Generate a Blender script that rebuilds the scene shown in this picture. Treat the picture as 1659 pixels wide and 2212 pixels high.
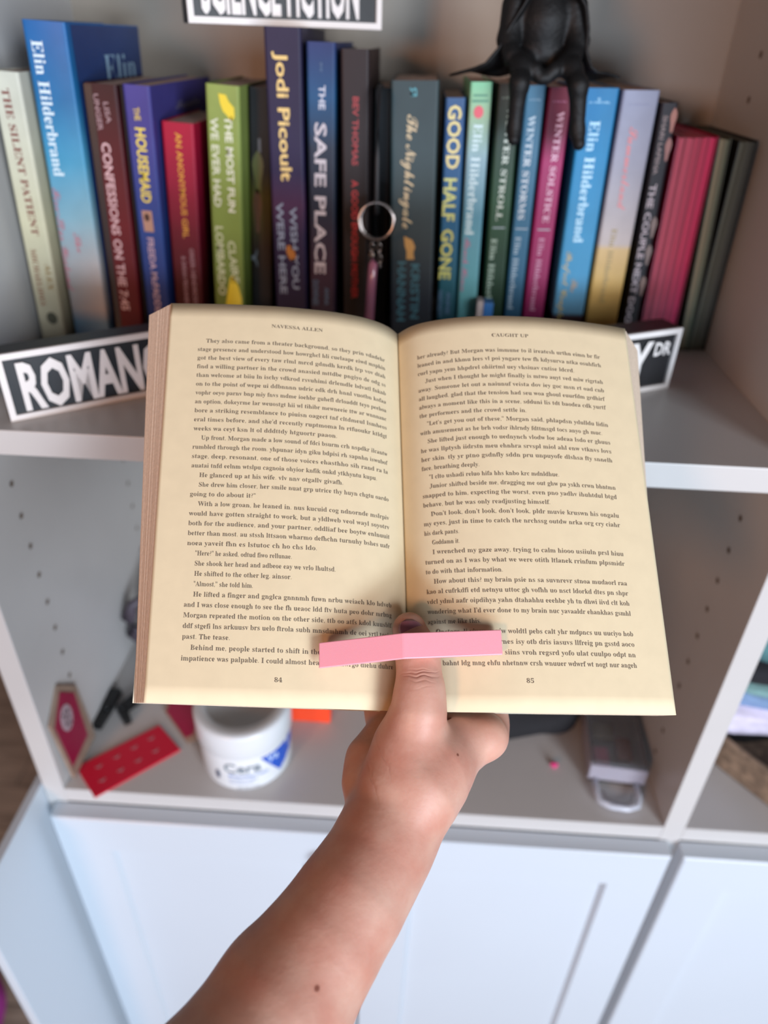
import bpy, bmesh, math, random
import numpy as np
from mathutils import Vector, Matrix
random.seed(7)
SC = bpy.context.scene
for o in list(bpy.data.objects): bpy.data.objects.remove(o, do_unlink=True)
COL = SC.collection

# ------------------------------------------------------------------ camera
cam_d = bpy.data.cameras.new('camera'); cam = bpy.data.objects.new('camera', cam_d); COL.objects.link(cam)
CR = Vector((0.99823872, 0.05242089, 0.02777585)); CU = Vector((-0.05206199, 0.54960426, 0.83380136)); CF = Vector((-0.02844288, 0.83377887, -0.55136539))
cam.matrix_world = Matrix(((CR.x, CU.x, -CF.x, 0), (CR.y, CU.y, -CF.y, 0), (CR.z, CU.z, -CF.z, 0), (0, 0, 0, 1)))
cam_d.sensor_fit = 'VERTICAL'; cam_d.sensor_height = 36.0
cam_d.lens = 1545.4 / 2212 * 36.0
cam_d.clip_start = 0.01
cam_d.dof.use_dof = True; cam_d.dof.focus_distance = 0.34; cam_d.dof.aperture_fstop = 4.9
SC.camera = cam

# ------------------------------------------------------------------ world, lights, exposure
def lin(h):
    if isinstance(h, (tuple, list)): return tuple(h[:3])
    c = [int(h[i:i + 2], 16) / 255 for i in (0, 2, 4)]
    return tuple(x / 12.92 if x <= .04045 else ((x + .055) / 1.055) ** 2.4 for x in c)
wd = bpy.data.worlds.new('world'); SC.world = wd; wd.use_nodes = True
wd.node_tree.nodes['Background'].inputs[0].default_value = (0.56, 0.47, 0.47, 1)
wd.node_tree.nodes['Background'].inputs[1].default_value = 0.12
def area(name, loc, target, size, power, col, sy=None):
    d = bpy.data.lights.new(name, 'AREA'); d.energy = power; d.color = col; d.size = size
    if sy: d.shape = 'RECTANGLE'; d.size_y = sy
    o = bpy.data.objects.new(name, d); COL.objects.link(o); o.location = loc
    o.rotation_euler = (Vector(target) - Vector(loc)).to_track_quat('-Z', 'Y').to_euler()
    return o
# tall window behind and to the right of the reader
area('window_light', (1.33, -1.70, 0.05), (0, .45, -.4), 0.65, 62, (0.86, 0.92, 1.0), 1.3)
# added cool fill, low in front, brightening cabinet doors and lower shelf
area('cool_fill_low', (0.35, -1.5, -0.42), (0, .42, -.85), 1.2, 27, (0.64, 0.80, 1.0), 0.4)
# warm room lamp behind and to the left of the reader
area('warm_lamp', (-0.92, -1.50, 0.22), (.1, .7, -.1), 0.36, 16, (1.0, 0.48, 0.25))
SC.view_settings.view_transform = 'Standard'; SC.view_settings.look = 'None'
SC.view_settings.gamma = 1; SC.view_settings.use_curve_mapping = False
SC.view_settings.exposure = 0.14

# ------------------------------------------------------------------ helpers
MATS = {}
def mat(name, col, rough=.5, noise=0, nscale=60, metal=0, bump=0, bscale=200, trans=0, sss=0, coat=0, spec=.5, ramp=None, stretch=None):
    """plain / noisy principled; ramp = [(height m, hex)] along object z"""
    if name in MATS: return MATS[name]
    m = bpy.data.materials.new(name); m.use_nodes = True; nt = m.node_tree; b = nt.nodes['Principled BSDF']
    b.inputs['Roughness'].default_value = rough; b.inputs['Metallic'].default_value = metal
    b.inputs['Specular IOR Level'].default_value = spec
    b.inputs['Transmission Weight'].default_value = trans
    b.inputs['Coat Weight'].default_value = coat
    if sss:
        b.inputs['Subsurface Weight'].default_value = sss; b.inputs['Subsurface Radius'].default_value = (.012, .004, .002); b.inputs['Subsurface Scale'].default_value = .25
    tc = nt.nodes.new('ShaderNodeTexCoord')
    src = None
    if ramp:
        sp = nt.nodes.new('ShaderNodeSeparateXYZ'); nt.links.new(tc.outputs['Object'], sp.inputs[0])
        mr = nt.nodes.new('ShaderNodeMapRange'); mr.inputs[1].default_value = 0; mr.inputs[2].default_value = ramp[0]
        nt.links.new(sp.outputs[2], mr.inputs[0])
        r = nt.nodes.new('ShaderNodeValToRGB'); nt.links.new(mr.outputs[0], r.inputs[0])
        st = ramp[1]; els = r.color_ramp.elements
        els[0].position = st[0][0]; els[0].color = (*lin(st[0][1]), 1)
        els[1].position = st[-1][0]; els[1].color = (*lin(st[-1][1]), 1)
        for p, c in st[1:-1]:
            e = els.new(p); e.color = (*lin(c), 1)
        src = r.outputs[0]
    if noise or bump:
        mp = nt.nodes.new('ShaderNodeMapping'); nt.links.new(tc.outputs['Object'], mp.inputs[0])
        if stretch: mp.inputs['Scale'].default_value = stretch
    if noise:
        n = nt.nodes.new('ShaderNodeTexNoise'); n.inputs['Scale'].default_value = nscale; n.inputs['Detail'].default_value = 3
        nt.links.new(mp.outputs[0], n.inputs[0])
        mx = nt.nodes.new('ShaderNodeMix'); mx.data_type = 'RGBA'; mx.blend_type = 'MULTIPLY'
        mx.inputs[0].default_value = 1
        r2 = nt.nodes.new('ShaderNodeMapRange'); r2.inputs[1].default_value = .3; r2.inputs[2].default_value = .7
        r2.inputs[3].default_value = 1 - noise; r2.inputs[4].default_value = 1 + noise * .4
        nt.links.new(n.outputs[0], r2.inputs[0]); nt.links.new(r2.outputs[0], mx.inputs[7])
        if src: nt.links.new(src, mx.inputs[6])
        else: mx.inputs[6].default_value = (*lin(col), 1)
        src = mx.outputs[2]
    if bump:
        n = nt.nodes.new('ShaderNodeTexNoise'); n.inputs['Scale'].default_value = bscale; n.inputs['Detail'].default_value = 4
        nt.links.new(mp.outputs[0], n.inputs[0])
        bp = nt.nodes.new('ShaderNodeBump'); bp.inputs['Strength'].default_value = bump; bp.inputs['Distance'].default_value = .001
        nt.links.new(n.outputs[0], bp.inputs['Height']); nt.links.new(bp.outputs[0], b.inputs['Normal'])
    if src: nt.links.new(src, b.inputs['Base Color'])
    else: b.inputs['Base Color'].default_value = (*lin(col), 1)
    MATS[name] = m; return m

def new(name, verts, faces, m=None, parent=None, smooth=False, loc=None, rot=None):
    me = bpy.data.meshes.new(name); me.from_pydata([tuple(map(float, v)) for v in verts], [], faces)
    if m: me.materials.append(m)
    if smooth: me.shade_smooth()
    o = bpy.data.objects.new(name, me); COL.objects.link(o)
    if parent: o.parent = parent
    if loc is not None: o.location = loc
    if rot is not None: o.rotation_euler = rot
    return o
def empty(name, loc=(0, 0, 0), rot=(0, 0, 0)):
    o = bpy.data.objects.new(name, None); COL.objects.link(o); o.location = loc; o.rotation_euler = rot; o.empty_display_size = .02; return o
def tag(o, label, cat, group=None):
    o['label'] = label; o['category'] = cat
    if group: o['group'] = group
    return o
class MB:
    def __init__(s): s.v = []; s.f = []
    def add(s, v, f):
        k = len(s.v); s.v += [tuple(map(float, p)) for p in v]; s.f += [tuple(i + k for i in g) for g in f]; return s
    def box(s, a, b, bev=0.0):
        bm = bmesh.new(); bmesh.ops.create_cube(bm, size=1)
        for q in bm.verts: q.co = Vector([(a[i] + b[i]) / 2 + q.co[i] * (b[i] - a[i]) for i in range(3)])
        if bev: bmesh.ops.bevel(bm, geom=bm.edges[:], offset=bev, segments=2, affect='EDGES', profile=.6)
        bm.verts.index_update()
        s.add([q.co for q in bm.verts], [[q.index for q in f.verts] for f in bm.faces]); bm.free(); return s
    def prism(s, poly, z0, z1, fn=lambda x, y, z: (x, y, z)):
        n = len(poly)
        s.add([fn(x, y, z0) for x, y in poly] + [fn(x, y, z1) for x, y in poly],
              [tuple(range(n))[::-1], tuple(range(n, 2 * n))] + [(i, (i + 1) % n, n + (i + 1) % n, n + i) for i in range(n)]); return s
    def lathe(s, prof, seg=48, c=(0, 0, 0)):
        v = []; f = []; n = len(prof)
        for i in range(seg):
            a = 2 * math.pi * i / seg
            v += [(c[0] + r * math.cos(a), c[1] + r * math.sin(a), c[2] + z) for r, z in prof]
        for i in range(seg):
            j = (i + 1) % seg
            f += [(i * n + k, j * n + k, j * n + k + 1, i * n + k + 1) for k in range(n - 1)]
        s.add(v, f); return s
    def tube(s, pts, r, seg=10, closed=False):
        pts = [Vector(p) for p in pts]; n = len(pts); v = []; f = []
        rr = r if isinstance(r, (list, tuple)) else [r] * n
        up = Vector((0, 0, 1))
        for i, p in enumerate(pts):
            if closed: t = pts[(i + 1) % n] - pts[i - 1]
            else: t = pts[min(i + 1, n - 1)] - pts[max(i - 1, 0)]
            t.normalize(); a = t.cross(up)
            if a.length < .05: a = t.cross(Vector((0, 1, 0)))
            a.normalize(); b = t.cross(a)
            v += [p + a * rr[i] * math.cos(2 * math.pi * k / seg) + b * rr[i] * math.sin(2 * math.pi * k / seg) for k in range(seg)]
        for i in range(n if closed else n - 1):
            j = (i + 1) % n
            f += [(i * seg + k, i * seg + (k + 1) % seg, j * seg + (k + 1) % seg, j * seg + k) for k in range(seg)]
        if not closed: f += [tuple(range(seg))[::-1], tuple(range((n - 1) * seg, n * seg))]
        s.add(v, f); return s
    def build(s, name, m, parent=None, smooth=False, **k): return new(name, s.v, s.f, m, parent, smooth, **k)

# --- lettering: flat glyph outlines turned into mesh; serif and script faces are unicode letter shapes of the built-in font
def restyle(s, st):
    if st == 'sans' or st == 'thin': return s
    out = ''
    for c in s:
        U = {'serif': 0x1D400, 'script': 0x1D4D0, 'italic': 0x1D468}[st]
        L = {'serif': 0x1D41A, 'script': 0x1D4EA, 'italic': 0x1D482}[st]
        if 'A' <= c <= 'Z': out += chr(U + ord(c) - 65)
        elif 'a' <= c <= 'z': out += chr(L + ord(c) - 97)
        elif '0' <= c <= '9' and st == 'serif': out += chr(0x1D7CE + ord(c) - 48)
        else: out += c
    return out
TC = {}
def glyphs(s, st='sans', off=None, res=2):
    key = (s, st, off, res)
    if key in TC: return TC[key]
    c = bpy.data.curves.new('t', 'FONT'); c.body = restyle(s, st); c.size = 1; c.resolution_u = res
    c.offset = (.022 if st == 'sans' else 0) if off is None else off
    o = bpy.data.objects.new('t', c); COL.objects.link(o); bpy.context.view_layer.update()
    me = o.evaluated_get(bpy.context.evaluated_depsgraph_get()).to_mesh()
    v = np.array([q.co[:2] for q in me.vertices]) if len(me.vertices) else np.zeros((0, 2)); f = [tuple(p.vertices) for p in me.polygons]
    bpy.data.objects.remove(o); bpy.data.curves.remove(c)
    TC[key] = (v, f); return v, f
def text_on(mb, s, st, p0, dx, dy, nrm, length, height, lift=.0003, off=None, center=True):
    """baseline starts at p0, runs along dx for length, caps of given height along dy"""
    v, f = glyphs(s, st, off)
    if not len(v): return
    x0, x1 = v[:, 0].min(), v[:, 0].max(); cap = .71; sx = length / (x1 - x0); sy = height / cap
    p0 = Vector(p0) + Vector(nrm) * lift; dx = Vector(dx); dy = Vector(dy)
    mb.add([p0 + dx * ((a - x0) * sx) + dy * (b * sy) for a, b in v], f)

# --- smooth bodies: tapered capsules melted into one surface, meshed on a grid
import openvdb as vdb
def blob(name, prims, vox, k, m, parent=None, cuts=(), bumps=(), loc=None):
    P = []
    for a, b, ra, rb in prims: P += [(Vector(a), ra), (Vector(b), rb)]
    lo = np.array([min(p[i] - r for p, r in P) for i in range(3)]) - 4 * vox; hi = np.array([max(p[i] + r for p, r in P) for i in range(3)]) + 4 * vox
    N = np.ceil((hi - lo) / vox).astype(int); D = np.full(N, .05, np.float32)
    ax = [lo[i] + vox * np.arange(N[i]) for i in range(3)]
    def win(a, b, r):
        s = []
        for i in range(3):
            i0 = max(0, int((min(a[i], b[i]) - r - lo[i]) / vox)); i1 = min(N[i], int((max(a[i], b[i]) + r - lo[i]) / vox) + 2); s.append(slice(i0, i1))
        return tuple(s)
    def cap(s, a, b, ra, rb):
        X, Y, Z = np.meshgrid(ax[0][s[0]], ax[1][s[1]], ax[2][s[2]], indexing='ij', sparse=True)
        d = np.array(b) - np.array(a); L = max(d @ d, 1e-12)
        t = np.clip(((X - a[0]) * d[0] + (Y - a[1]) * d[1] + (Z - a[2]) * d[2]) / L, 0, 1)
        q = np.sqrt((X - a[0] - t * d[0]) ** 2 + (Y - a[1] - t * d[1]) ** 2 + (Z - a[2] - t * d[2]) ** 2)
        return q - (ra + (rb - ra) * t)
    for a, b, ra, rb in prims:
        s = win(a, b, max(ra, rb) + k + 3 * vox); c = cap(s, a, b, ra, rb); o = D[s]
        h = np.maximum(k - np.abs(o - c), 0) / k
        D[s] = np.minimum(o, c) - h * h * k * .25
    for a, b, r, kk in cuts:
        s = win(a, b, r + kk + 3 * vox); c = -cap(s, a, b, r, r); o = D[s]
        h = np.maximum(kk - np.abs(o - c), 0) / kk
        D[s] = np.maximum(o, c) + h * h * kk * .25
    g = vdb.FloatGrid(); g.background = .05; g.copyFromArray(D); g.transform = vdb.createLinearTransform(voxelSize=vox)
    pts, quads = g.convertToQuads(isovalue=0.0)
    pts = np.array(pts) + lo
    me = bpy.data.meshes.new(name); me.from_pydata(pts.tolist(), [], np.array(quads)[:, ::-1].tolist()); me.materials.append(m)
    bm = bmesh.new(); bm.from_mesh(me); bmesh.ops.recalc_face_normals(bm, faces=bm.faces[:]); bm.to_mesh(me); bm.free()
    me.shade_smooth()
    o = bpy.data.objects.new(name, me); COL.objects.link(o)
    if parent: o.parent = parent
    if loc is not None: o.location = loc
    return o
def chain(pts): return [(pts[i][:3], pts[i + 1][:3], pts[i][3], pts[i + 1][3]) for i in range(len(pts) - 1)]
BOOKS = [
 {'key': 'silent', 'Y': 0.585, 'xb': -0.3116, 'xt': -0.3026, 'w': 0.021, 'h': 0.2054, 't': [('THE SILENT PATIENT', 'serif', '7c2c22', (-0.001, 0.1948), (0.0014, 0.093), 0.0058), ('ALEX', 'serif', '94703c', (0.0065, 0.0707), (0.006, 0.0495), 0.0046), ('MICHAELIDES', 'serif', '8a5a40', (-0.0031, 0.082), (-0.0033, 0.0358), 0.0046)], 'cov': [(0, 'b8ab90'), (0.5, 'e6dab4'), (1, 'f0ead6')], 'd': 0.13, 'name': 'paperback_book', 'label': 'cream paperback with rust red serif title, leftmost book on the shelf'},
 {'key': 'hc', 'Y': 0.59, 'xb': -0.2788, 'xt': -0.2689, 'w': 0.0309, 'h': 0.2359, 't': [('Elin Hilderbrand', 'serif', 'd8e6ea', (-0.0064, 0.2241), (-0.006, 0.1361), 0.0083), ('The', 'script', 'c0707a', (0.0001, 0.0949), (0.0013, 0.0794), 0.006), ('Five-Star Weekend', 'script', 'c0707a', (-0.0105, 0.1273), (-0.0116, 0.0472), 0.0062)], 'cov': [(0, '3f5f86'), (0.09, '6b8ca4'), (0.14, 'b3a8a4'), (0.3, 'bfc0c0'), (0.45, '8fbccb'), (0.62, '4fa3c8'), (0.8, '2478b0'), (1, '1f6cb0')], 'd': 0.15, 'name': 'hardcover_book', 'hard': 1, 'label': 'tall bright blue hardcover fading to pale beach tones, navy side facing out'},
 {'key': 'unger', 'Y': 0.6, 'xb': -0.2497, 'xt': -0.2398, 'w': 0.0245, 'h': 0.1988, 't': [('LISA', 'sans', '8c7378', (0.003, 0.1872), (0.0039, 0.1732), 0.0038), ('UNGER', 'sans', '8c7378', (-0.0039, 0.192), (-0.0032, 0.1677), 0.0038), ('CONFESSIONS ON THE 7:45', 'sans', 'c9a6a8', (-0.0008, 0.1599), (-0.001, 0.0299), 0.0068)], 'cov': [(0, '5a1018'), (0.5, '6b161f'), (1, '3a1a1e')], 'd': 0.13, 'name': 'paperback_book', 'label': 'dark maroon paperback with pale capitals, right of the tall blue hardcover'},
 {'key': 'maid', 'Y': 0.6, 'xb': -0.222, 'xt': -0.2131, 'w': 0.0205, 'h': 0.1989, 't': [('THE', 'sans', 'c0a850', (-0.0014, 0.1843), (-0.0007, 0.1758), 0.0045), ('HOUSEMAID', 'sans', 'd8c24a', (0.0002, 0.1709), (-0.0005, 0.1179), 0.0078), ('FREIDA McFADDEN', 'sans', 'b59aa6', (-0.0008, 0.0913), (-0.0, 0.0239), 0.0053)], 'cov': [(0, '1d2f6e'), (0.5, '2b4a92'), (0.85, '44408a'), (1, '4a4590')], 'd': 0.17, 'name': 'paperback_book', 'label': 'royal blue paperback with yellow capitals and a small eye picture on its spine'},
 {'key': 'anon', 'Y': 0.61, 'xb': -0.1983, 'xt': -0.1884, 'w': 0.0251, 'h': 0.1745, 't': [('AN ANONYMOUS GIRL', 'sans', 'c48a2c', (0.0002, 0.1676), (0.0013, 0.0898), 0.0047), ('GREER HENDRICKS', 'sans', '8e6a70', (0.005, 0.0818), (0.006, 0.0343), 0.0035), ('& SARAH PEKKANEN', 'sans', '8e6a70', (-0.0021, 0.0748), (-0.0018, 0.0339), 0.0035)], 'cov': [(0, '300408'), (0.3, '4a060e'), (0.55, '6e0a24'), (0.75, '981036'), (1, 'b01038')], 'd': 0.11, 'name': 'paperback_book', 'label': 'short crimson paperback with thin gold title beside the green book'},
 {'key': 'fun', 'Y': 0.61, 'xb': -0.1627, 'xt': -0.1514, 'w': 0.0257, 'h': 0.2003, 't': [('THE MOST FUN', 'sans', 'd0d2bc', (0.0038, 0.1801), (0.0047, 0.1115), 0.0056), ('WE EVER HAD', 'sans', 'c4c8b0', (-0.0069, 0.1783), (-0.0066, 0.1146), 0.0057), ('CLAIRE', 'sans', 'b9c09a', (0.0031, 0.0891), (0.006, 0.055), 0.0062), ('LOMBARDO', 'sans', 'b9c09a', (-0.0064, 0.0997), (-0.0057, 0.0434), 0.0061)], 'cov': [(0, '6a7a34'), (0.5, '7f9444'), (1, '95a657')], 'd': 0.13, 'name': 'paperback_book', 'label': 'lime green paperback with white capitals and yellow leaves on the spine'},
 {'key': 'blk', 'Y': 0.635, 'xb': -0.1392, 'xt': -0.1284, 'w': 0.0189, 'h': 0.1984, 't': [('l', 'sans', '50565c', (-0.0008, 0.163), (-0.0006, 0.153), 0.0022), ('Y', 'sans', '60666c', (-0.0061, 0.0778), (-0.0059, 0.0614), 0.0048)], 'cov': [(0, '0c0503'), (0.25, '130d06'), (0.4, '2a1c0c'), (0.6, '4b4a12'), (0.7, '14100a'), (1, '060606')], 'd': 0.12, 'name': 'paperback_book', 'label': 'black paperback with a dim yellow-green picture, between green and navy books'},
 {'key': 'jodi', 'Y': 0.61, 'xb': -0.1069, 'xt': -0.1048, 'w': 0.0271, 'h': 0.2374, 't': [('Jodi Picoult', 'sans', 'd6b873', (-0.0011, 0.2227), (-0.0003, 0.1366), 0.0087), ('WISH YOU', 'sans', '8391a6', (0.0038, 0.1176), (0.0044, 0.0521), 0.0056), ('WERE HERE', 'sans', '8391a6', (-0.0069, 0.1207), (-0.0062, 0.0477), 0.0056)], 'cov': [(0, '2e1a30'), (0.12, '1c1838'), (0.4, '2a1f44'), (0.5, '4a2c50'), (0.6, '241d44'), (1, '2b2745')], 'd': 0.14, 'name': 'hardcover_book', 'label': 'tall navy hardcover with golden author name, under the science fiction sign'},
 {'key': 'safe', 'Y': 0.61, 'xb': -0.0799, 'xt': -0.0773, 'w': 0.0214, 'h': 0.2292, 't': [('NEW YORK', 'sans', '4d6a88', (0.0002, 0.2167), (0.0002, 0.2109), 0.0017), ('THE', 'sans', 'b8bcc8', (0.0008, 0.2025), (0.0006, 0.1867), 0.0048), ('SAFE PLACE', 'sans', 'b4adb2', (-0.0005, 0.1781), (-0.0019, 0.0658), 0.0088), ('ANNA', 'sans', '45607a', (0.0035, 0.0544), (0.0034, 0.0393), 0.0036), ('DOWNES', 'sans', '45607a', (-0.0059, 0.0602), (-0.0062, 0.0389), 0.0047)], 'cov': [(0, '1e2338'), (0.3, '3a2436'), (0.5, '1c2436'), (0.7, '243042'), (0.85, '1f5480'), (1, '2c3c70')], 'd': 0.14, 'name': 'paperback_book', 'label': 'dark blue-purple paperback with large spaced silver capitals and teal edge'},
 {'key': 'bev', 'Y': 0.61, 'xb': -0.0509, 'xt': -0.0527, 'w': 0.0214, 'h': 0.2257, 't': [('BEV THOMAS', 'sans', '8e1a20', (0.0006, 0.1959), (-0.0002, 0.1497), 0.0045), ('A GOOD ENOUGH MOTHER', 'sans', '9c1418', (-0.0002, 0.1392), (-0.0008, 0.0464), 0.0051)], 'cov': [(0, '0d0506'), (0.5, '150b0c'), (1, '2c2022')], 'd': 0.13, 'name': 'paperback_book', 'label': 'black paperback with small red capitals and worn pale edges'},
 {'key': 'blk2', 'Y': 0.645, 'xb': -0.032, 'xt': -0.0335, 'w': 0.0143, 'h': 0.2006, 't': [], 'cov': [(0, '050505'), (0.6, '0b0d12'), (1, '101010')], 'd': 0.12, 'name': 'paperback_book', 'label': 'narrow black paperback set back behind the key ring'},
 {'key': 'night', 'Y': 0.615, 'xb': -0.0023, 'xt': -0.0087, 'w': 0.036, 'h': 0.207, 't': [('Я', 'sans', '3f8a94', (-0.0011, 0.2028), (-0.001, 0.1969), 0.0048), ('The Nightingale', 'script', 'c9b48c', (-0.0007, 0.1848), (-0.0037, 0.1035), 0.0091), ('KRISTIN', 'sans', '35616b', (0.003, 0.0754), (0.0031, 0.0289), 0.007), ('HANNAH', 'sans', '35616b', (-0.0083, 0.0772), (-0.0086, 0.0267), 0.007)], 'cov': [(0, '16181c'), (0.2, '23262e'), (0.4, '2e3a3e'), (0.7, '38494c'), (1, '36474a')], 'd': 0.14, 'name': 'paperback_book', 'label': 'thick dark slate paperback with pale gold script title and small gold bird'},
 {'key': 'good', 'Y': 0.615, 'xb': 0.0283, 'xt': 0.0221, 'w': 0.015, 'h': 0.1973, 't': [('GOOD', 'sans', 'cfc07a', (0.0001, 0.1925), (-0.0002, 0.1491), 0.0097), ('HALF', 'sans', 'b9bd6c', (-0.001, 0.1424), (-0.0017, 0.1108), 0.0098), ('GONE', 'sans', 'b3b45e', (-0.0014, 0.1044), (-0.0027, 0.0642), 0.0094), ('ANNIE', 'sans', '4e6a86', (0.0013, 0.0535), (0.001, 0.0343), 0.0036), ('HARTNETT', 'sans', '4e6a86', (-0.0054, 0.0548), (-0.0058, 0.0323), 0.0035)], 'cov': [(0, '0e3440'), (0.3, '1d5a68'), (0.6, '25608a'), (0.9, '31588a'), (1, '3a5f8c')], 'd': 0.12, 'name': 'paperback_book', 'label': 'slim blue-teal paperback with big yellow rounded capitals'},
 {'key': 'elin2', 'Y': 0.615, 'xb': 0.0455, 'xt': 0.0402, 'w': 0.0164, 'h': 0.2079, 't': [('Elin Hilderbrand', 'serif', 'b9cfd2', (-0.0002, 0.1809), (-0.0017, 0.1008), 0.007), ('Beach House', 'script', 'a8607c', (-0.0023, 0.0983), (-0.0037, 0.0548), 0.0053), ('AUTHOR', 'sans', '3c6f70', (-0.0016, 0.0478), (-0.0015, 0.0398), 0.0024)], 'cov': [(0, '3f7a80'), (0.25, '5fa0a4'), (0.55, '5a94a8'), (0.75, '8fb0bc'), (0.9, 'a4c4a0'), (1, '86cfa4')], 'd': 0.12, 'name': 'paperback_book', 'label': 'pale aqua and mint paperback with a red dot near the top'},
 {'key': 'stroll', 'Y': 0.625, 'xb': 0.0689, 'xt': 0.0619, 'w': 0.0176, 'h': 0.2072, 't': [('WINTER STROLL', 'serif', 'b4bfb4', (0.0023, 0.1919), (-0.0005, 0.1104), 0.0049), ('Elin Hilderbrand', 'serif', '8ea394', (-0.0028, 0.0966), (-0.0045, 0.0243), 0.005)], 'cov': [(0, '10301c'), (0.4, '183a24'), (0.6, '2c5238'), (0.85, '22342a'), (1, '2c2a22')], 'd': 0.12, 'name': 'paperback_book', 'label': "forest green paperback behind the figurine's left-hand leg, pale serif title"},
 {'key': 'storms', 'Y': 0.625, 'xb': 0.0864, 'xt': 0.0817, 'w': 0.0147, 'h': 0.2066, 't': [('WINTER STORMS', 'serif', 'b8c2c8', (-0.0007, 0.1869), (-0.0013, 0.1122), 0.0053), ('Elin Hilderbrand', 'serif', '8fa4b0', (-0.0017, 0.0988), (-0.0025, 0.0384), 0.0046)], 'cov': [(0, '1c4560'), (0.4, '2c6484'), (1, '4a7c98')], 'd': 0.12, 'name': 'paperback_book', 'label': 'steel blue paperback with pale serif capitals, left of the magenta one'},
 {'key': 'solst', 'Y': 0.625, 'xb': 0.1042, 'xt': 0.1004, 'w': 0.0177, 'h': 0.206, 't': [('WINTER SOLSTICE', 'serif', 'c8a0b4', (0.002, 0.1901), (0.0007, 0.1105), 0.0052), ('Elin Hilderbrand', 'serif', 'b07c98', (-0.0005, 0.0988), (-0.0009, 0.0377), 0.0046)], 'cov': [(0, '7a0a48'), (0.5, '98205c'), (0.75, 'a42c66'), (0.85, '70103a'), (1, '6c1034')], 'd': 0.12, 'name': 'paperback_book', 'label': 'magenta paperback with pale serif capitals behind the right dangling leg'},
 {'key': 'elin3', 'Y': 0.625, 'xb': 0.1343, 'xt': 0.13, 'w': 0.0267, 'h': 0.2062, 't': [('#1', 'sans', '8cc0dc', (-0.0005, 0.2), (-0.0003, 0.197), 0.0021), ('Elin Hilderbrand', 'serif', 'a8cfe0', (-0.001, 0.1848), (-0.0005, 0.096), 0.008), ('Perfect Couple', 'script', 'b8a04c', (-0.0055, 0.0884), (-0.0059, 0.0314), 0.0054), ('The', 'script', 'b08430', (0.0022, 0.0658), (0.0018, 0.0552), 0.0055)], 'cov': [(0, '1e0c12'), (0.165, '33161c'), (0.18, '5f93b0'), (0.35, '3f94c0'), (0.8, '1c86bc'), (1, '1a7cb4')], 'd': 0.13, 'name': 'paperback_book', 'label': 'sky blue paperback with white author name and dark brown foot'},
 {'key': 'summer', 'Y': 0.63, 'xb': 0.1652, 'xt': 0.1612, 'w': 0.0274, 'h': 0.2055, 't': [('Summerland', 'script', 'cf6a68', (-0.0006, 0.181), (0.0005, 0.1214), 0.0074), ('Elin Hilderbrand', 'serif', '94824c', (-0.0021, 0.107), (-0.0019, 0.0457), 0.0045)], 'cov': [(0, 'b08c6c'), (0.05, 'c09444'), (0.3, 'dcb668'), (0.44, 'dcc088'), (0.46, 'c9c0bc'), (0.75, 'a6a8b8'), (1, '9aa2bc')], 'd': 0.13, 'name': 'paperback_book', 'label': 'paperback in lavender above sandy gold with coral script title'},
 {'key': 'couple', 'Y': 0.635, 'xb': 0.1933, 'xt': 0.1856, 'w': 0.0131, 'h': 0.1978, 't': [('SHARI LAPENA', 'sans', '84706c', (-0.0019, 0.1894), (-0.0023, 0.148), 0.0032), ('THE COUPLE NEXT DOOR', 'sans', 'b0a4a8', (-0.0017, 0.1412), (-0.0028, 0.0203), 0.0052)], 'cov': [(0, '1c1414'), (0.4, '1a161a'), (1, '2e2a30')], 'd': 0.12, 'name': 'paperback_book', 'label': 'slim black paperback with orange flowers and white capitals beside pink pages'}]
REVERSED = [
 {'key': 'pink', 'Y': 0.645, 'xb': 0.221, 'xt': 0.2157, 'w': 0.0316, 'h': 0.175, 't': [], 'd': 0.12, 'label': 'book turned round with bright pink sprayed page edges outward'},
 {'key': 'grey1', 'Y': 0.646, 'xb': 0.2489, 'xt': 0.2374, 'w': 0.0096, 'h': 0.1746, 't': [], 'd': 0.12, 'label': 'thin book turned round with pale grey-green page edges, beside pink pages'},
 {'key': 'grey2', 'Y': 0.648, 'xb': 0.2612, 'xt': 0.2566, 'w': 0.0146, 'h': 0.1732, 't': [], 'd': 0.12, 'label': 'thicker book turned round with dark olive page edges, rightmost on the shelf'}]
# ------------------------------------------------------------------ the room
wood_floor = mat('floor_wood', 'a28c7a', .5, noise=.35, nscale=8, stretch=(1, 12, 1))
wall_paint = mat('wall_paint', 'b5aca2', .8, noise=.04, nscale=3)
fl = new('floor', [(-2.4, -2.2, -1.475), (2.4, -2.2, -1.475), (2.4, 2.0, -1.475), (-2.4, 2.0, -1.475)], [(0, 1, 2, 3)], mat('subfloor', '3a2c22', .8)); fl['kind'] = 'structure'
for i in range(23):
    y = -.55 + i * .11
    cut = random.uniform(-.9, -.6)
    for a, b in ((-2.4, cut), (cut, 1.6)):
        MB().box((a + .001, y, -1.475), (b - .001, y + .108, -1.46), .0012).build('floor_plank', wood_floor, fl)
wb = MB().box((-2.4, 2.0, -1.475), (2.4, 2.06, 1.0)).build('wall_back', wall_paint); wb['kind'] = 'structure'

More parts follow.
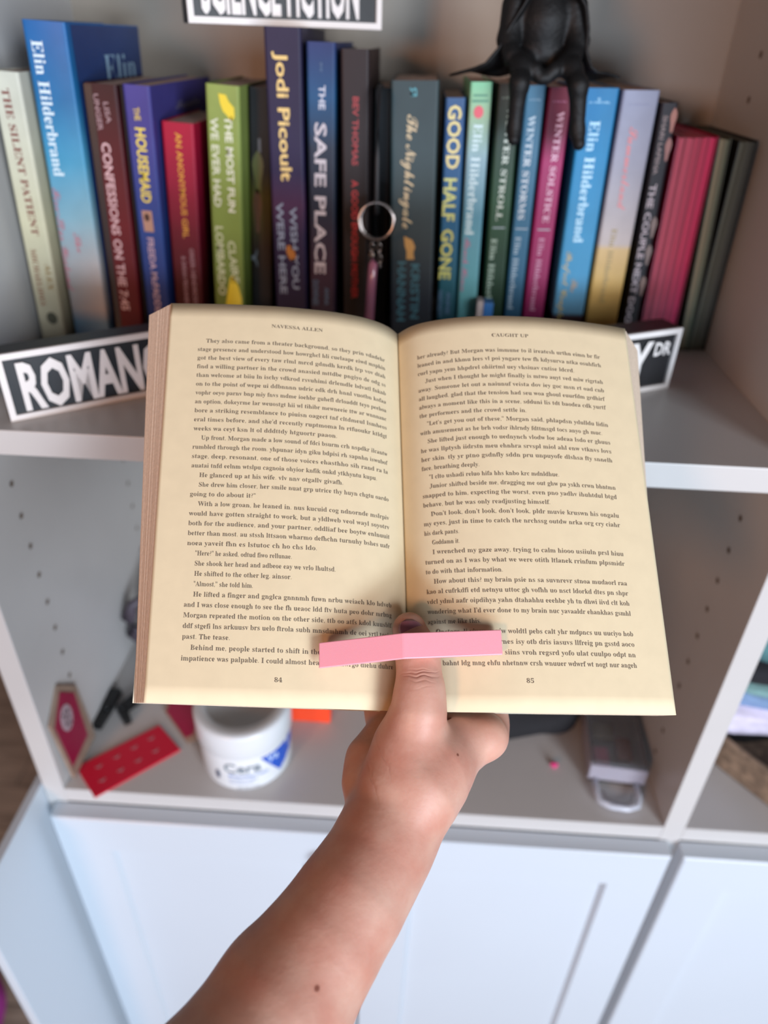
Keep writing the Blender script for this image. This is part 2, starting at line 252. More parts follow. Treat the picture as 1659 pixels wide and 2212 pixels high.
# ------------------------------------------------------------------ bookcase
XL, XR, FY, BY = -.3266, .2698, .4287, .781
T = .0205
Z1, Z2 = -.2325, -.636
white = mat('white_foil', 'b8b6b4', .38, noise=.02, nscale=20, bump=.03, bscale=900)
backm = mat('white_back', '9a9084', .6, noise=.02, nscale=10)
holem = mat('pin_hole_dark', '6a5c50', .9)
bc = tag(empty('bookcase', (0, FY, -1.46)), 'white two-column bookcase with drilled sides, filling the picture behind the open book', 'bookcase')
def P(o):   # parent keeping world coordinates
    o.parent = bc; o.location = Vector(o.location) - bc.location; return o
W2 = XR - XL
xs = [XL - T, XR, XR + T + W2]           # left face of each upright
for x in xs: P(MB().box((x, FY, -1.46), (x + T, BY + .004, .172), .0008).build('side_panel', white))
lv = [(.1525, .0195), (Z1, .0195), (Z2, .0195), (-1.04, .0195), (-1.42, .0195)]
for c in range(2):
    a = xs[c] + T; b = xs[c + 1]
    for z, t in lv: P(MB().box((a, FY, z - t), (b, BY, z), .0008).build('shelf', white))
P(MB().box((xs[0], BY, -1.46), (xs[2] + T, BY + .004, .172)).build('back_panel', backm))
def holes(x, sgn, ztop, n, side):
    mb = MB()
    for y in (FY + .0627, .7045):
        for k in range(n):
            z = ztop - .032 * k
            # near-flat disc with rim on the panel; dark colour stands in for hole shade
            v = []; f = []; S = 12
            for i in range(S):
                a = 2 * math.pi * i / S
                for r, d in ((.0029, .0003), (.0024, .0003), (.0022, -.0002)): v.append((x + sgn * d, y + r * math.cos(a), z + r * math.sin(a)))
            for i in range(S):
                j = (i + 1) % S
                f += [(3 * i, 3 * j, 3 * j + 1, 3 * i + 1), (3 * i + 1, 3 * j + 1, 3 * j + 2, 3 * i + 2)]
            v.append((x + sgn * .0001, y, z)); c = len(v) - 1
            f += [(3 * i + 1, 3 * ((i + 1) % S) + 1, c) for i in range(S)]
            mb.add(v, f)
    o = P(mb.build('pin_holes', holem)); o['kind'] = 'stuff'
holes(XL, 1, -.3162, 10, 'l'); holes(XR, -1, -.3132, 10, 'r')
holes(XL, 1, .0939, 9, 'l'); holes(XR, -1, .0939, 9, 'r'); holes(XR + T, 1, -.3132, 10, 'l')

# doors: slab with a sunk middle panel bordered by a sloped groove
doorm = mat('white_door', 'bcc5ce', .32, noise=.015, nscale=6)
def door(x0, x1, knob):
    y0, y1 = .410, .4277; z0, z1 = -1.45, -.6562; m = .0525; g = .0045; dp = .0060
    t = bc
    ring = lambda i, y: [(x0 + i, y, z0 + i), (x1 - i, y, z0 + i), (x1 - i, y, z1 - i), (x0 + i, y, z1 - i)]
    v = ring(0, y1) + ring(0, y0 + .0015) + ring(.0015, y0) + ring(m, y0) + ring(m + g, y0 + dp)
    f = [(3, 2, 1, 0)]
    for L in range(4): f += [(L * 4 + i, L * 4 + (i + 1) % 4, L * 4 + 4 + (i + 1) % 4, L * 4 + 4 + i) for i in range(4)]
    f.append((16, 17, 18, 19))
    d = P(new('door', v, f, doorm))
    k = MB().lathe([(0, 0), (.0062, 0), (.0055, .006), (.005, .010), (.0105, .015), (.0115, .0185), (.0095, .022), (0, .0235)], 24).build('door_knob', mat('knob_metal', '38343c', .35, metal=.7), d, True)
    k.rotation_euler = (math.pi / 2, 0, 0); k.location = (knob, y0, -.690)
    return d
mid = (XL + XR) / 2 + .0005
door(-.3375, mid - .0015, mid - .030); door(mid + .0015, .2775, mid + .036); door(.2890, .2890 + .305, .2890 + .27)
pn = tag(MB().box((-.3570, .306, -1.46), (-.3478, .4480, -.6300), .0010).build('side_board', doorm), 'white board edge-on at far left, jutting forward beside the left cabinet door', 'board')

# ------------------------------------------------------------------ books
pagem = mat('page_edge', 'b09484', .85, noise=.25, nscale=30, stretch=(1, 1, .02))
def spine_text(mb_for, book, t):
    s, st, col, a, b, cap = t
    mb = MB(); yf = -.0002
    A = Vector((a[0], yf, a[1])); B = Vector((b[0], yf, b[1])); d = (B - A); L = d.length; d.normalize()
    up = Vector((-d.z, 0, d.x)); up = up if up.x > 0 else -up
    lo = s.lower() != s and st != 'sans'
    cw = min(cap, book['w'] * .9)
    text_on(mb, s, st, A - up * cw * .5, d, up, (0, -1, 0), L, cw, lift=.0002)
    return mb
def deep(c):     # printed cover stock is a little deeper than it photographs
    return tuple(x * .78 for x in lin(c))
def make_book(b):
    w, h, d = b['w'], b['h'], b['d']
    a = math.atan2(b['xt'] - b['xb'], h)
    r = tag(empty(b['name'], (b['xb'], b['Y'], Z1 + abs(math.sin(a)) * w / 2 + .0002), (0, a, 0)), b['label'], 'book')
    cm = mat('cover_' + b['key'], '808080', .5 if not b.get('hard') else .36, noise=.12, nscale=35, ramp=(h, [(p, deep(c)) for p, c in b['cov']]), spec=.28)
    t = .0012 if b.get('hard') else .0005
    rd = .0022
    hw = w / 2
    # cover: U section with softened spine corners, thin boards
    def sec(o):
        q = []; e = hw - o
        q.append((-e, d - .001 if o == 0 else d - .001))
        for i in range(5):
            th = math.pi / 2 * i / 4; rr = max(rd - o, .0004)
            q.append((-e + rr - rr * math.cos(th), o + rr - rr * math.sin(th)))
        for i in range(5):
            th = math.pi / 2 * i / 4; rr = max(rd - o, .0004)
            q.append((e - rr + rr * math.sin(th), o + rr - rr * math.cos(th)))
        q.append((e, d - .001)); return q
    o_, i_ = sec(0), sec(t); n = len(o_); v = []; f = []
    zs = [0, h * .001 + .0004, h - .0006, h]
    for z in (0, h):
        v += [(x, y, z) for x, y in o_] + [(x, y, z) for x, y in i_]
    for k in range(n - 1):
        f.append((k, k + 1, 2 * n + k + 1, 2 * n + k)); f.append((n + k + 1, n + k, 3 * n + k, 3 * n + k + 1))
        f.append((k + 1, k, n + k, n + k + 1)); f.append((2 * n + k, 2 * n + k + 1, 3 * n + k + 1, 3 * n + k))
    f.append((0, 2 * n, 3 * n, n)); f.append((n - 1, 2 * n - 1, 4 * n - 1, 3 * n - 1))
    new('cover', v, f, cm, r)
    ins = .003 if b.get('hard') else .0009
    # page block with a few raised leaves on top
    mb = MB(); m = 9; g = (w - 2 * t - .0004) / m
    for k in range(m):
        x0 = -hw + t + .0002 + g * k; dz = random.uniform(0, .0006)
        mb.box((x0, t + .0012, ins), (x0 + g * .93, d - .0025 - random.uniform(0, .0006), h - ins - dz))
    mb.build('page_block', pagem, r)
    cols = {}
    for t_ in b['t']:
        q = spine_text(None, b, t_); cols.setdefault(t_[2], []).append(q)
    for i, (c, L) in enumerate(cols.items()):
        mb = MB()
        for q in L: mb.add(q.v, q.f)
        mb.build('title_lettering' if i == 0 else 'small_lettering', mat('ink_' + c, c, .45), r)
    return r
BK = {}
for b in BOOKS: BK[b['key']] = make_book(b)
def on_spine(key, name, pts, m, th=.0004):
    """flat printed shape on a spine, points (x, z) in book coordinates"""
    v = [(x, -.0004, z) for x, z in pts]; return new(name, v, [tuple(range(len(pts)))], m, BK[key])
def disc(cx, cz, rx, rz, n=18, rot=0, wob=0):
    return [(cx + rx * (1 + wob * math.sin(3 * t)) * math.cos(t) * math.cos(rot) - rz * math.sin(t) * math.sin(rot), cz + rx * (1 + wob * math.sin(3 * t)) * math.cos(t) * math.sin(rot) + rz * math.sin(t) * math.cos(rot)) for t in [2 * math.pi * i / n for i in range(n)]]
by = {b['key']: b for b in BOOKS}
yel = mat('ink_yellow', 'd3bd28', .4)
on_spine('fun', 'yellow_leaf', [(-.0030, .1945), (.0025, .1940), (.0045, .1900), (.0085, .1860), (.0088, .1800), (.0060, .1765), (.0035, .1800), (.0000, .1830), (-.0020, .1880)], yel)
on_spine('fun', 'yellow_leaf', [(.0012, .0590), (.0040, .0610), (.0080, .0520), (.0105, .0420), (.0105, .0330), (-.0035, .0340), (-.0010, .0480)], yel)
on_spine('elin2', 'red_dot', disc(-.0008, .1885, .0036, .0042), mat('ink_red', 'c23a48', .4))
on_spine('elin2', 'top_lettering_bar', [(-.006, .1965), (.006, .1965), (.006, .1948), (-.006, .1948)], mat('ink_3c7a5c', '3c7a5c', .4))
on_spine('elin2', 'top_lettering_bar', [(-.0052, .200), (.0052, .200), (.0052, .1985), (-.0052, .1985)], mat('ink_3c7a5c', '3c7a5c', .4))
on_spine('maid', 'eye_picture', [(-.0055, .1120), (.0025, .1120), (.0030, .0960), (-.0048, .0960)], mat('ink_skin', 'a8806c', .4))
on_spine('maid', 'eye_pupil', disc(-.0016, .1070, .0022, .003), mat('ink_darkbrown', '3a2018', .4)).location.y = -.0002
on_spine('night', 'gold_bird', [(-.0068, .0975), (.0000, .0945), (.0025, .0890), (.0010, .0845), (.0020, .0790), (-.0045, .0790), (-.0045, .0855), (-.0060, .0900)], mat('ink_gold', 'a8824a', .4))
on_spine('jodi', 'orange_leaf', disc(.0010, .0815, .0034, .0068, rot=.35), mat('ink_orange', 'a5682c', .4))
for a, bb, cc in ((.186, .020, '9c5434'), (.166, .0, '8c4630'), (.108, .0, '6e4c38'), (.086, 0, '705646'), (.060, 0, '7a5640')):
    on_spine('couple', 'orange_flower', disc(.0042, a, .0021, .0085, wob=.3), mat('ink_' + cc, cc, .4))
on_spine('silent', 'publisher_mark', disc(.0020, .0255, .0046, .0052), mat('ink_oliv', '4a4634', .4))
on_spine('blk', 'green_yellow_smear', disc(-.0022, .138, .0040, .016, wob=.3), mat('ink_moss', '4a4c14', .4))
on_spine('blk', 'green_yellow_smear', disc(-.0030, .108, .0032, .018, wob=.3), mat('ink_rust', '4c2c14', .4))
on_spine('unger', 'dark_border', [(-.0120, .001), (-.0068, .001), (-.0062, .198), (-.0120, .198)], mat('ink_soot', '1e1416', .4))
for i in range(3): on_spine(('storms', 'solst', 'stroll')[i], 'divider_rule', [(-.005, .1054), (.005, .1054), (.005, .1046), (-.005, .1046)], mat('ink_9aa8b0', '9aa8b0', .4))
# two lines of capitals at the head of three spines
for key, cc in (('storms', '7fa0b4'), ('stroll', '6c7a6c'), ('solst', '9c5078'), ('elin3', '8cc0dc'), ('summer', '7c80a0')):
    mb = MB(); w = by[key]['w']; h = by[key]['h']
    text_on(mb, 'A NOVEL', 'sans', (-w * .3, -.0002, h - .010), (1, 0, 0), (0, 0, 1), (0, -1, 0), w * .6, .0013)
    mb.build('small_lettering', mat('ink_' + cc, cc, .4), BK[key])
# front board of the tall blue hardcover, facing right
hb = by['hc']; hx = hb['w'] / 2 + .0003
navy = mat('cover_navy', '1f3c70', .35, noise=.1, nscale=30)
new('front_board', [(hx, .008, .001), (hx, hb['d'] - .001, .001), (hx, hb['d'] - .001, hb['h'] - .001), (hx, .008, hb['h'] - .001)], [(0, 1, 2, 3)], navy, BK['hc'])
mb = MB(); text_on(mb, 'Elin', 'serif', (hx, .062, .197), (0, 1, 0), (0, 0, 1), (1, 0, 0), .070, .020, lift=.0003, off=-.01)
mb.build('front_lettering', mat('ink_8fb0c8', '8fb0c8', .4), BK['hc'])
mb = MB(); text_on(mb, 'Freida', 'script', (by['maid']['w'] / 2, .06, .180), (0, 1, 0), (0, 0, 1), (1, 0, 0), .07, .006, lift=.0003)
text_on(mb, 'McFadden', 'script', (by['maid']['w'] / 2, .06, .168), (0, 1, 0), (0, 0, 1), (1, 0, 0), .06, .006, lift=.0003)
mb.build('front_lettering', mat('ink_8c86a0', '8c86a0', .4), BK['maid'])
# a thin extra volume between the maroon and the royal blue one
make_book(dict(key='gap', name='paperback_book', label='very thin black volume squeezed beside the dark maroon paperback', Y=.603, xb=-.2347, xt=-.2252, w=.0030, h=.1985, d=.15, cov=[(0, '0a0a0c'), (1, '121014')], t=[]))
# small blue and white booklet low between aqua and green books
bl = tag(empty('booklet', (.0570, .600, Z1)), 'small white and blue booklet at the foot of the aqua paperback', 'booklet')
MB().box((.0005, 0, .0002), (.0085, .0138, .0505), .0006).build('blue_cover', mat('booklet_blue', '2a66a4', .4), bl)
MB().box((-.0048, .0008, .0002), (.0002, .0134, .0515), .0004).build('page_block', mat('booklet_white', 'b0a09c', .6), bl)

# books turned round: fore-edges outward
def reversed_book(b, colA, colB, cov, n):
    w, h, d = b['w'], b['h'], b['d']; a = math.atan2(b['xt'] - b['xb'], h)
    r = tag(empty('reversed_book', (b['xb'], b['Y'], Z1 + abs(math.sin(a)) * w / 2 + .0002), (0, a, 0)), b['label'], 'book')
    cA, cB = np.array(lin(colA)), np.array(lin(colB))
    g = (w - .0014) / n
    for k in range(n):
        x0 = -w / 2 + .0007 + k * g; y0 = random.uniform(.0012, .0026); t = (k / max(1, n - 1)) ** 1.5
        c = cA + (cB - cA) * t; c = c * (1.25 if k % 3 == 1 else random.uniform(.78, 1.0))
        MB().box((x0, y0, .001), (x0 + g * .9, d - .002, h - .001 - random.uniform(0, .0008))).build('leaf_bundle', mat('leaf_%s_%d' % (b['key'], k), tuple(c), .6, noise=.15, nscale=400, stretch=(1, 1, .02)), r)
    MB().box((-w / 2, 0, 0), (-w / 2 + .0006, d, h)).box((w / 2 - .0006, 0, 0), (w / 2, d, h)).box((-w / 2, d - .0008, 0), (w / 2, d, h)).build('cover', mat('cover_' + b['key'], cov, .45), r)
    return r
reversed_book(REVERSED[0], 'ba4e62', 'c01450', '9c0c40', 15)
reversed_book(REVERSED[1], '8c8468', '5c6450', '44483a', 5)
reversed_book(REVERSED[2], '54584a', '2c2e28', '141612', 9)

# ------------------------------------------------------------------ signs
black = mat('sign_black', '16171a', .5, bump=.05)
signw = mat('sign_white', 'd6d0cc', .45)
def sign(words, loc, yaw, L, H, depth, tx0, tx1, th, label, sup=None, name='street_sign'):
    r = tag(empty(name, loc, (0, 0, yaw)), label, 'sign')
    MB().box((0, .0012, 0), (L, depth, H), .0008).build('block', black, r)
    b = .0042; mb = MB()
    for a, c in (((0, 0), (L, b)), ((0, H - b), (L, H)), ((0, b), (b, H - b)), ((L - b, b), (L, H - b))):
        mb.box((a[0], -.0008, a[1]), (c[0], .0016, c[1]))
    mb.build('rim', signw, r)
    mb = MB(); text_on(mb, words, 'sans', (tx0, .0002, (H - th) / 2), (1, 0, 0), (0, 0, 1), (0, -1, 0), tx1 - tx0, th, off=.035)
    if sup: text_on(mb, sup[0], 'sans', (sup[1], .0002, sup[3]), (1, 0, 0), (0, 0, 1), (0, -1, 0), sup[2] - sup[1], sup[4], off=.03)
    v = mb.v; n = len(v); f = mb.f
    v2 = [(x, y - .0008, z) for x, y, z in v]
    mb2 = MB(); mb2.add(v2, f); mb2.build('lettering', signw, r)
    return r
sign('ROMANCE', (-.2796, .4414, Z1 + .0003), math.atan2(.0511, .0761), .150, .0488, .020, .0115, .1235, .0335, 'black block sign with white rim reading ROMANCE, left of the open book')
sign('MYSTERY', (.2096 - .150 * .9, .5579 - .150 * .43, Z1 + .0003), math.atan2(.43, .9), .150, .0505, .024, .008, .124, .034, 'black block sign ending in Y and a small DR, right of the open book', sup=('DR', .1262, .1425, .0305, .0105))
sign('SCIENCE FICTION', (-.1737, .617, .0058), math.atan2(.43, .9), .150, .0488, .022, .0100, .1310, .0335, 'black block sign reading SCIENCE FICTION balanced on the tall navy hardcover')

# ------------------------------------------------------------------ seated figurine
figm = mat('black_resin', '070708', .6, noise=.2, nscale=120, bump=.5, bscale=300, spec=.35)
fy = .628; prims = []
def fp(x, z, y=0): return (x, fy + y, z)
fr = tag(empty('figurine', (.0835, fy, -.0225)), 'black seated cloaked figurine with dangling legs on the right-hand books', 'figurine')
pr = []
pr += chain([(*fp(.083, -.004, .006), .018), (*fp(.082, .014, .006), .0205), (*fp(.080, .030, .008), .017), (*fp(.080, .040, .008), .009)])          # trunk
pr += [(fp(.080, .044, .004), fp(.080, .056, .004), .0115, .0115)]                                                    # head (above the frame)
pr += chain([(*fp(.060, .022), .0095), (*fp(.057, .002, -.006), .0075), (*fp(.060, -.008, -.016), .006), (*fp(.076, -.0155, -.026), .0045), (*fp(.080, -.020, -.028), .0042)])
pr += chain([(*fp(.102, .022), .0095), (*fp(.107, .002, -.006), .0075), (*fp(.103, -.008, -.016), .006), (*fp(.090, -.0155, -.026), .0045), (*fp(.085, -.020, -.028), .0042)])
pr += chain([(*fp(.073, -.010, .004), .0095), (*fp(.066, -.0145, -.024), .0068), (*fp(.0655, -.024, -.034), .0066), (*fp(.0655, -.052, -.032), .0050), (*fp(.0655, -.0585, -.036), .0043)])
pr += chain([(*fp(.092, -.010, .004), .0095), (*fp(.103, -.0145, -.024), .0068), (*fp(.107, -.024, -.034), .0066), (*fp(.1115, -.052, -.032), .0052), (*fp(.1135, -.0600, -.036), .0045)])
fb = blob('figurine_body', pr, .0009, .004, figm); fb.parent = fr; fb.location = -Vector(fr.location)
# cloak: sheet draped from the shoulders and spread over the book tops, with thickness
v = []; f = []; NU, NV = 41, 22
for j in range(NV):
    t = j / (NV - 1)
    z = .036 - .0585 * min(1, t * 1.18)
    if t > .847: z = -.0222
    hl_ = float(np.interp(z, [-.0222, -.0190, -.0140, -.0035, .0095, .022, .036], [.067, .056, .042, .033, .0265, .0185, .010])); hr_ = float(np.interp(z, [-.0222, -.0190, -.0140, -.0035, .0095, .022, .036], [.056, .044, .034, .0285, .0275, .0240, .012]))
    if t > .847: hl_ = .067; hr_ = .057
    back = .010 + .020 * t + .02 * max(0, t - .8)
    for i in range(NU):
        s = -1 + 2 * i / (NU - 1)
        fold = .0022 * math.sin(s * 17) * (.3 + t)
        x = .0835 + s * (hl_ if s < 0 else hr_)
        y = back * (1 - s * s * .95) - .006 + fold
        if t < .8: y -= .010 * s * s
        v.append((x, fy + y, z + (.0014 * math.sin(s * 11 + t * 4) + .0016 if t > .8 else 0)))
for j in range(NV - 1):
    for i in range(NU - 1): f.append((j * NU + i, j * NU + i + 1, (j + 1) * NU + i + 1, (j + 1) * NU + i))
ck = new('cloak', v, f, figm, fr, True); ck.location = -Vector(fr.location)
so = ck.modifiers.new('s', 'SOLIDIFY'); so.thickness = .0016; so.offset = 1
hd = blob('hood', [((.080, fy + .006, .050), (.080, fy + .008, .060), .0155, .013), ((.080, fy + .012, .034), (.080, fy + .008, .050), .019, .0155)], .0011, .005, figm, None)
hd.parent = fr; hd.location = -Vector(fr.location)

# ------------------------------------------------------------------ key ring, strap, chain, pink pen
steel = mat('steel', 'a39a96', .22, metal=1)
kr = tag(empty('key_ring', (-.0337, .588, -.1185)), 'silver split key ring with short chain hanging before the dark spines', 'key ring')
def circ(r, n=48, ph=0, dy=0, sx=1): return [(r * sx * math.cos(2 * math.pi * i / n + ph), dy + .0012 * math.sin(2 * math.pi * i / n), r * math.sin(2 * math.pi * i / n + ph)) for i in range(n)]
MB().tube(circ(.0134), .0011, 8, True).tube([(x + .0010, y + .0020, z) for x, y, z in circ(.0131)], .0010, 8, True).build('split_ring', steel, kr, True)
for sx in (-.0026, .0026):
    for k in range(5):
        z = -.0150 - .0044 * k; a = 0 if k % 2 else 1.2
        pts = [(sx * (1 + .12 * k) + .0017 * math.cos(t) * math.cos(a), .0017 * math.cos(t) * math.sin(a), z + .0030 * math.sin(t)) for t in [2 * math.pi * i / 14 for i in range(14)]]
        MB().tube(pts, .00055, 6, True).build('chain_link', steel, kr, True)
st = tag(empty('strap', (-.034, .592, -.105)), 'narrow black strap hanging from the book tops through the key ring', 'strap')
MB().tube([(0.000, .040, .0745), (0.0, .010, .0760), (0, .0005, .0715), (0, -.001, .030), (.0002, -.002, -.001), (.0002, .0005, -.0085)], .0020, 8).build('strap_band', mat('strap_black', '0f1014', .6), st, True)
pk = tag(empty('pink_wand', (-.0355, .586, -.150)), 'translucent pink rod hanging from the key ring chain', 'charm')
MB().tube([(0.0002, 0, .004), (0, 0, 0), (-.0010, -.001, -.020), (-.0028, -.003, -.060), (-.003, -.003, -.072)], [.0020, .0036, .0038, .0040, .0034], 16).build('rod', mat('pink_rod', 'b06c88', .25, trans=.25, coat=.6), pk, True)
MB().tube([(0, 0, .004), (0, 0, .009)], [.0016, .0008], 10).build('rod_cap', steel, pk, True)
# ------------------------------------------------------------------ lower compartment things
# cream jar
jc = (-.1520, .4845, Z2 + .0003)
jw = mat('jar_white', 'd6dadd', .25, coat=.3)
jr = tag(empty('cream_jar', jc), 'white cream jar with blue corner label below the open book', 'jar')
R = .0462
MB().lathe([(0, 0), (R - .0035, 0), (R - .001, .0015), (R, .005), (R + .0002, .047), (R + .0002, .049), (R - .0010, .0495), (0, .0495)], 72).build('jar_body', jw, jr, True)
MB().lathe([(R + .0015, .0500), (R + .0022, .0515), (R + .0022, .0780), (R + .0010, .0815), (R - .0015, .0825), (R - .0100, .0825), (R - .0108, .0818), (R - .0112, .0815), (0, .0815)], 72).build('jar_lid', mat('jar_lid_white', 'cdd1d4', .3), jr, True)
MB().lathe([(R - .0110, .0826), (R - .0110, .0822), (0, .0824)], 60).build('lid_inset', mat('jar_lid_grey', 'b4b0ae', .5), jr, True)
fa = math.radians(-72)      # direction the label faces
def wrap(pts, rr): return [(rr * math.cos(fa + x / R), rr * math.sin(fa + x / R), z) for x, z in pts]
def wraptext(s, st, x0, z0, L, H, col, nm):
    v, f = glyphs(s, st); a0, a1 = v[:, 0].min(), v[:, 0].max()
    new(nm, wrap([(x0 + (a - a0) / (a1 - a0) * L, z0 + b * H / .71) for a, b in v], R + .0005), f, mat('ink_' + col, col, .4), jr)
def patch(pts_lo, pts_hi, m, nm, rr, n=16):
    v = []; f = []
    for i in range(n):
        t = i / (n - 1)
        for A, B in (pts_lo, pts_hi): v.append((A[0] + (B[0] - A[0]) * t, A[1] + (B[1] - A[1]) * t))
    for i in range(n - 1): f.append((2 * i, 2 * i + 2, 2 * i + 3, 2 * i + 1))
    return new(nm, wrap(v, rr), f, m, jr)
blu = mat('ink_blue', '1c50b4', .35)
new('blue_corner', wrap([(.0105, .0455), (.0170, .0350), (.0240, .0235), (.0310, .0120), (.0400, .0180), (.0500, .0250), (.0600, .0320), (.0600, .0455), (.0500, .0455), (.0400, .0455), (.0310, .0455), (.0240, .0455), (.0170, .0455)], R + .0004), [(0, 1, 12), (1, 2, 11, 12), (2, 3, 10, 11), (3, 4, 9, 10), (4, 5, 8, 9), (5, 6, 7, 8)], blu, jr)
wraptext('Cera', 'sans', -.0265, .0290, .0370, .0135, '6c7882', 'label_lettering')
wraptext('Ve', 'sans', .0175, .0335, .0130, .0110, 'b8cce8', 'label_lettering')
wraptext('Moisturizing Cream', 'sans', -.0225, .0220, .0400, .0042, '8096c8', 'label_lettering')
wraptext('for normal to dry skin', 'sans', -.0225, .0165, .0280, .0030, '98a8cc', 'label_lettering')
wraptext('with hyaluronic acid', 'sans', -.0225, .0120, .0240, .0026, 'a4b0cc', 'label_lettering')
wraptext('NET WT 16 OZ', 'sans', -.0150, .0045, .0220, .0020, '6a7484', 'label_lettering')
new('dark_oval', wrap([(-.0345 + .0028 * math.cos(t), .0215 + .0065 * math.sin(t)) for t in [2 * math.pi * i / 20 for i in range(20)]], R + .0005), [tuple(range(20))], mat('ink_slate', '4c5064', .4), jr)

# red ticket with tiny pale shapes, overhanging the shelf front
redm = mat('ticket_red', 'c40a30', .5)
q = [Vector(p) for p in ((-.3238, .4531, 0), (-.2915, .4203, 0), (-.2240, .4828, 0), (-.2560, .5125, 0))]
c0 = sum(q, Vector()) / 4
tk = tag(empty('red_card', (c0.x, c0.y, Z2)), 'flat red card with rows of tiny pale bats, overhanging the lower shelf edge', 'card')
mb = MB(); mb.prism([((p - c0).x, (p - c0).y) for p in q], .0003, .0022); mb.build('card', redm, tk)
ex = (q[2] - q[1]).normalized(); ey = (q[0] - q[1]).normalized(); mb = MB()
for r_ in range(2):
    for k in range(4):
        o = q[1] + ex * (.014 + .019 * k + .004 * r_) + ey * (.013 + .018 * r_) - c0
        bat = [(-.0045, .001), (-.003, .0028), (-.001, .0012), (0, .0026), (.001, .0012), (.003, .0028), (.0045, .001), (.002, 0), (0, -.0022), (-.002, 0)]
        mb.add([o + ex * a * .9 + ey * b * .9 + Vector((0, 0, .0025)) for a, b in bat], [tuple(range(10))])
mb.build('bat_print', mat('ink_palepink', 'b87a84', .5), tk)

# coffin shaped plaques: wooden plate with crimson face
ply = mat('plywood', '8a7464', .6, noise=.2, nscale=60)
plyd = mat('plywood_edge', '4c3a2e', .8, noise=.2, nscale=80)
crim = mat('plaque_crimson', '861438', .45, noise=.1, nscale=40)
def plaque(o3, ax, ay, outline, label, face=True, inner=None, oc=None):
    """o3 origin, ax across, ay up the plate; outline in plate units"""
    ax = Vector(ax).normalized(); ay = Vector(ay).normalized(); nz = ax.cross(ay).normalized()
    r = tag(empty('coffin_plaque', o3), label, 'plaque')
    loc = lambda x, y, z: ax * x + ay * y + nz * z
    MB().prism(outline, -.0030, 0, loc).build('plate', ply, r)
    cx = sum(p[0] for p in outline) / len(outline); cy = sum(p[1] for p in outline) / len(outline)
    inn = [(cx + (x - cx) * .80, cy + (y - cy) * .90) for x, y in outline]
    if inner: inn = inner
    if oc: cx, cy = oc[0] + .001, oc[1] - .016
    MB().prism(inn, .0001, .0010, loc).build('crimson_face', crim, r)
    if face:
        ov = [(cx - .001 + .0105 * math.cos(t), cy + .016 + .0155 * math.sin(t)) for t in [2 * math.pi * i / 24 for i in range(24)]]
        MB().prism(ov, .0011, .0015, loc).build('pale_oval', mat('oval_pale', 'a08c92', .5), r)
        mb = MB()
        for (a, b, w, h) in ((-.0045, .0235, .0014, .0022), (-.001, .0245, .0010, .0016), (.0040, .0215, .0018, .0028), (-.002, .0175, .0024, .0012), (.0028, .0150, .0012, .0030), (-.0042, .0120, .0012, .0026), (.0005, .0090, .0026, .0010), (.0040, .0060, .0010, .0020), (-.0010, .0045, .0012, .0014)):
            mb.prism([(cx - .001 + a + w * math.cos(t), cy + b + h * math.sin(t)) for t in [2 * math.pi * i / 10 for i in range(10)]], .0016, .0018, loc)
        mb.build('skull_marks', mat('ink_dark', '2a2428', .5), r)
    return r
co = [(.006, 0), (.026, 0), (.043, .054), (.034, .092), (.014, .092), (-.002, .060)]
co_l = [(.4400, 0), (.4930, .0), (.4910, .0790), (.4650, .1070), (.4350, .0830)]
plaque((-.3190, 0, Z2 + .0029), (0, 1, 0), (-.045, 0, 1), co_l, 'crimson coffin-shaped wooden plaque leaning against the left side, pale oval on top', inner=[(.4425, .0150), (.4800, .0165), (.4830, .0770), (.4640, .0985), (.4395, .0760)], oc=(.4590, .0680))
co2 = [(0, 0), (.056, 0), (.064, .010), (.050, .036), (.004, .058), (-.018, .045)]
plaque((-.2566, .5313, Z2 + .0035), (.677, -.736, 0), (.51, .47, .70), co2, 'second crimson plaque tilted against the cream jar, half under the open book', face=False)

# black toy-like clips
blk = mat('black_plastic', '08080a', .35)
def clip(p, label):
    r = tag(empty('plastic_clip', (p[0][0], p[0][1], Z2)), label, 'clip', 'black plastic clips')
    o = Vector((p[0][0], p[0][1], 0)); pts = [Vector((a[0], a[1], 0)) - o for a in p]; ws = [a[2] for a in p]; mb = MB()
    for i in range(len(pts) - 1):
        d = (pts[i + 1] - pts[i]).normalized(); nn = Vector((-d.y, d.x, 0)); a, b = pts[i] - d * .002, pts[i + 1] + d * .002
        mb.prism([tuple((a + nn * ws[i])[:2]), tuple((a - nn * ws[i])[:2]), tuple((b - nn * ws[i + 1])[:2]), tuple((b + nn * ws[i + 1])[:2])], .0003 + .0002 * i, .0085 - .0004 * i)
    mb.build('clip_arm', blk, r)
    MB().lathe([(0, .0085), (.004, .0085), (.004, .0100), (0, .0105)], 14, (pts[1].x, pts[1].y, 0)).build('rivet', blk, r, True)
clip([(-.3190, .553, .0062), (-.3190, .527, .0048), (-.3210, .5050, .0042)], 'black plastic clip nearest the crimson plaque on the lower shelf')
clip([(-.2840, .5600, .0065), (-.3030, .5290, .0055), (-.2915, .5140, .0040)], 'black plastic clip with its end hidden behind the open book')

